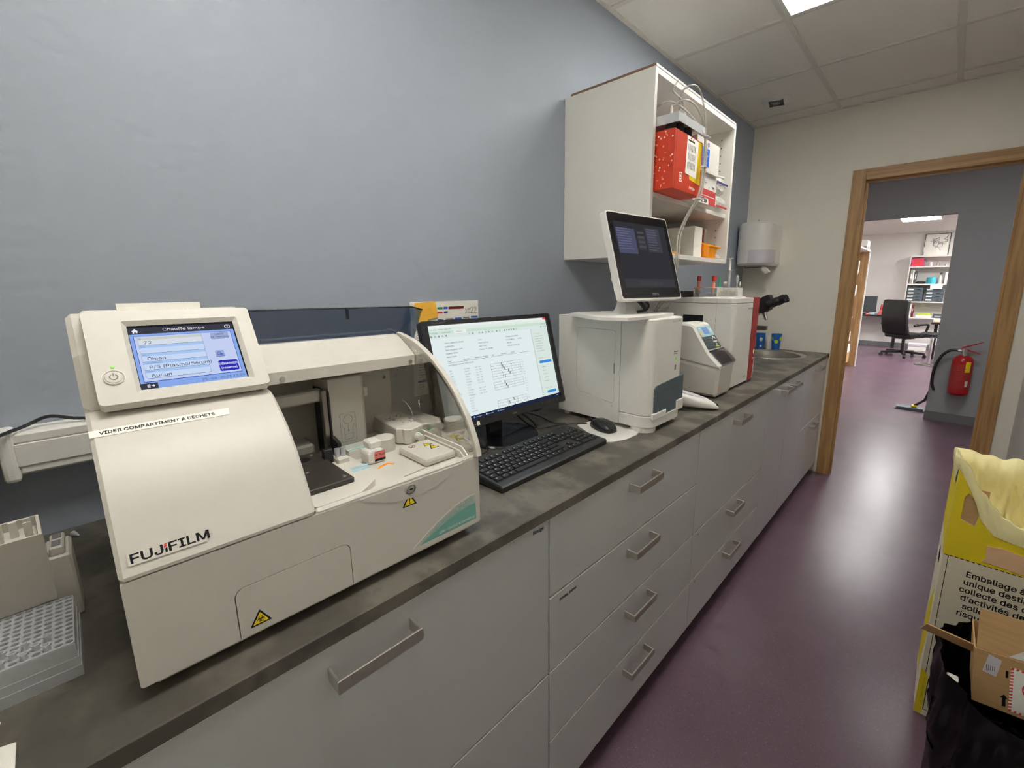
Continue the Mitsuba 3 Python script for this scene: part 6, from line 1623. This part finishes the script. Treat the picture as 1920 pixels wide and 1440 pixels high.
for i, (y0, y1, lb) in enumerate(((-.82, -.545, 'left'), (-1.15, -.86, 'right'))):
    t_ = thing('drawer_file', lb + ' grey stack of flat drawers on the third shelf of the white shelving unit', 'drawer unit')
    add('case', rbox(11.89, 12.12, y0, y1, 1.0605, 1.36, .003), 'mat_anthracite', t_)
    for k_ in range(4):
        d_ = add('drawer', rbox(11.878, 11.8905, y0 + .006, y1 - .006, 1.068 + k_ * .073, 1.131 + k_ * .073, .003), 'mat_slate', t_)
        add('label', box(11.8765, 11.878, y1 - .11, y1 - .015, 1.085 + k_ * .073, 1.110 + k_ * .073), 'mat_paper', d_)
        add('grip', rbox(11.868, 11.878, y0 + .05, y0 + .12, 1.09 + k_ * .073, 1.105 + k_ * .073, .002), 'mat_black', d_)
t_ = thing('note_sheet', 'white sheet hanging from the third shelf front of the white shelving unit', 'paper')
add('sheet', box(11.843, 11.845, -1.12, -.92, 1.33, 1.43), 'mat_paper', t_)
for i, (y, w_, h_, m_, lb) in enumerate(((-.60, .03, .26, 'mat_red_dark', 'dark red book standing at the left of the lowest shelf'), (-.635, .03, .29, 'mat_paper', 'white book standing beside the dark red book'), (-.672, .03, .27, 'mat_maroon', 'maroon book standing right of the white book'))):
    t_ = thing('standing_book', lb, 'book')
    add('body', rbox(11.88, 12.06, y - w_, y, .7155, .7155 + h_, .002), m_, t_)
    add('spine_label', box(11.879, 11.88, y - w_ * .8, y - w_ * .2, .85, .90), 'mat_ivory', t_)
for i, (y0, y1, z0, h_, m_, lb) in enumerate(((-1.02, -.75, .7155, .05, 'mat_paper', 'white pile of papers on the lowest shelf'), (-1.0, -.77, .766, .04, 'mat_lime', 'yellow green folder on the pile of papers'), (-1.25, -1.04, .7155, .08, 'mat_anthracite', 'dark pile of folders on the lowest shelf'))):
    t_ = thing('paper_pile', lb, 'papers')
    add('body', rbox(11.87, 12.08, y0, y1, z0, z0 + h_, .004), m_, t_)
    add('sheet_edge', box(11.869, 11.87, y0 + .02, y1 - .02, z0 + h_ * .4, z0 + h_ * .55), 'mat_ivory', t_)
for i, (x, y0, y1, h_, lb) in enumerate(((11.62, -1.02, -.72, .10, 'white box on the floor under the shelving unit'),)):
    t_ = thing('floor_box', lb, 'box')
    add('body', rbox(x, x + .3, y0, y1, .0005, h_, .005), 'mat_paper', t_)
    add('lid', rbox(x - .01, x + .31, y0 - .01, y1 + .01, h_ + .0005, h_ + .05, .005), 'mat_lilac_grey', t_)

ch = thing('office_chair', 'black leather office chair on castors in the office', 'office chair')
CHX, CHY = 10.55, -.68


def put_chair(m):
    m = m.copy()
    m.apply_transform(trimesh.transformations.rotation_matrix(math.radians(-118), (0, 0, 1)))
    m.apply_translation((CHX, CHY, 0))
    return m


# built facing +y with the back at -y
add('seat', put_chair(rbox(-.25, .25, -.22, .27, .38, .47, .035)), 'mat_leather', ch, smooth=40)
bkv = rbox(-.24, .24, -.045, .045, 0, .68, .04)
v = bkv.subdivide().subdivide().vertices.copy()
bm = bkv.subdivide().subdivide()
bm.vertices[:, 1] += -.10 * (bm.vertices[:, 2] / .68) - .06 * np.sin(bm.vertices[:, 2] / .68 * math.pi)
bm.apply_translation((0, -.26, .45))
add('backrest', put_chair(bm), 'mat_leather', ch, smooth=60)
for a in (-1, 1):
    add('armrest', put_chair(cat(tube([(a * .30, -.25, .64), (a * .31, -.05, .655), (a * .31, .12, .65), (a * .31, .14, .60), (a * .28, .10, .42)], .02, 8), rbox(a * .31 - .03, a * .31 + .03, -.2, .1, .655, .675, .01))), 'mat_black_satin', ch, smooth=50)
add('column', put_chair(cat(cyl((0, 0, .10), (0, 0, .385), .028, n=14), rbox(-.12, .12, -.12, .14, .35, .385, .01))), 'mat_black_satin', ch)
for i in range(5):
    a = math.radians(72 * i + 20)
    p_ = np.array([math.cos(a), math.sin(a)])
    lg = add('base_leg', put_chair(hull([(p_[0] * r_ - p_[1] * w_ * s_, p_[1] * r_ + p_[0] * w_ * s_, z_) for s_ in (-1, 1) for r_, w_, z_ in ((.0, .035, .12), (.0, .035, .07), (.36, .02, .095), (.36, .02, .06))])), 'mat_black_satin', ch)
    add('castor', put_chair(cyl((p_[0] * .36 - p_[1] * .02, p_[1] * .36 + p_[0] * .02, .03), (p_[0] * .36 + p_[1] * .02, p_[1] * .36 - p_[0] * .02, .03), .03, n=14)), 'mat_black', lg)

td = thing('side_table', 'dark edge of a table beside the office chair, partly hidden by the grey wall', 'table')
add('top', rbox(10.1, 10.9, -1.95, -1.065, .69, .725, .003), 'mat_black_satin', td)
add('leg', hull([(10.45, -1.13, .0), (10.52, -1.13, .0), (10.45, -1.17, 0), (10.52, -1.17, 0), (10.45, -1.11, .69), (10.52, -1.11, .69), (10.45, -1.16, .69), (10.52, -1.16, .69)]), 'mat_black_satin', td)
add('leg', box(10.45, 10.52, -1.93, -1.89, 0, .69), 'mat_black_satin', td)
t_ = thing('magazine', 'pile of magazines on the dark table edge', 'magazines')
add('body', rbox(10.2, 10.45, -1.36, -1.085, .7255, .765, .004), 'mat_pink_card', t_)
add('cover', box(10.21, 10.44, -1.35, -1.095, .765, .7665), 'mat_paper', t_)
stl = thing('stool', 'stool with a chrome disc base beside the table', 'stool')
add('base', lathe([(0, .03), (.03, .03), (.05, .018), (.19, .008), (.2, 0), (0, 0)], (9.55, -1.12, .0005), n=36), 'mat_chrome', stl, smooth=40)
add('column', cyl((9.55, -1.12, .03), (9.55, -1.12, .50), .025, n=16), 'mat_chrome', stl, smooth=40)
add('seat', lathe([(0, 0), (.16, 0), (.18, .02), (.18, .06), (.15, .08), (0, .08)], (9.55, -1.12, .50), n=28), 'mat_black_satin', stl, smooth=40)
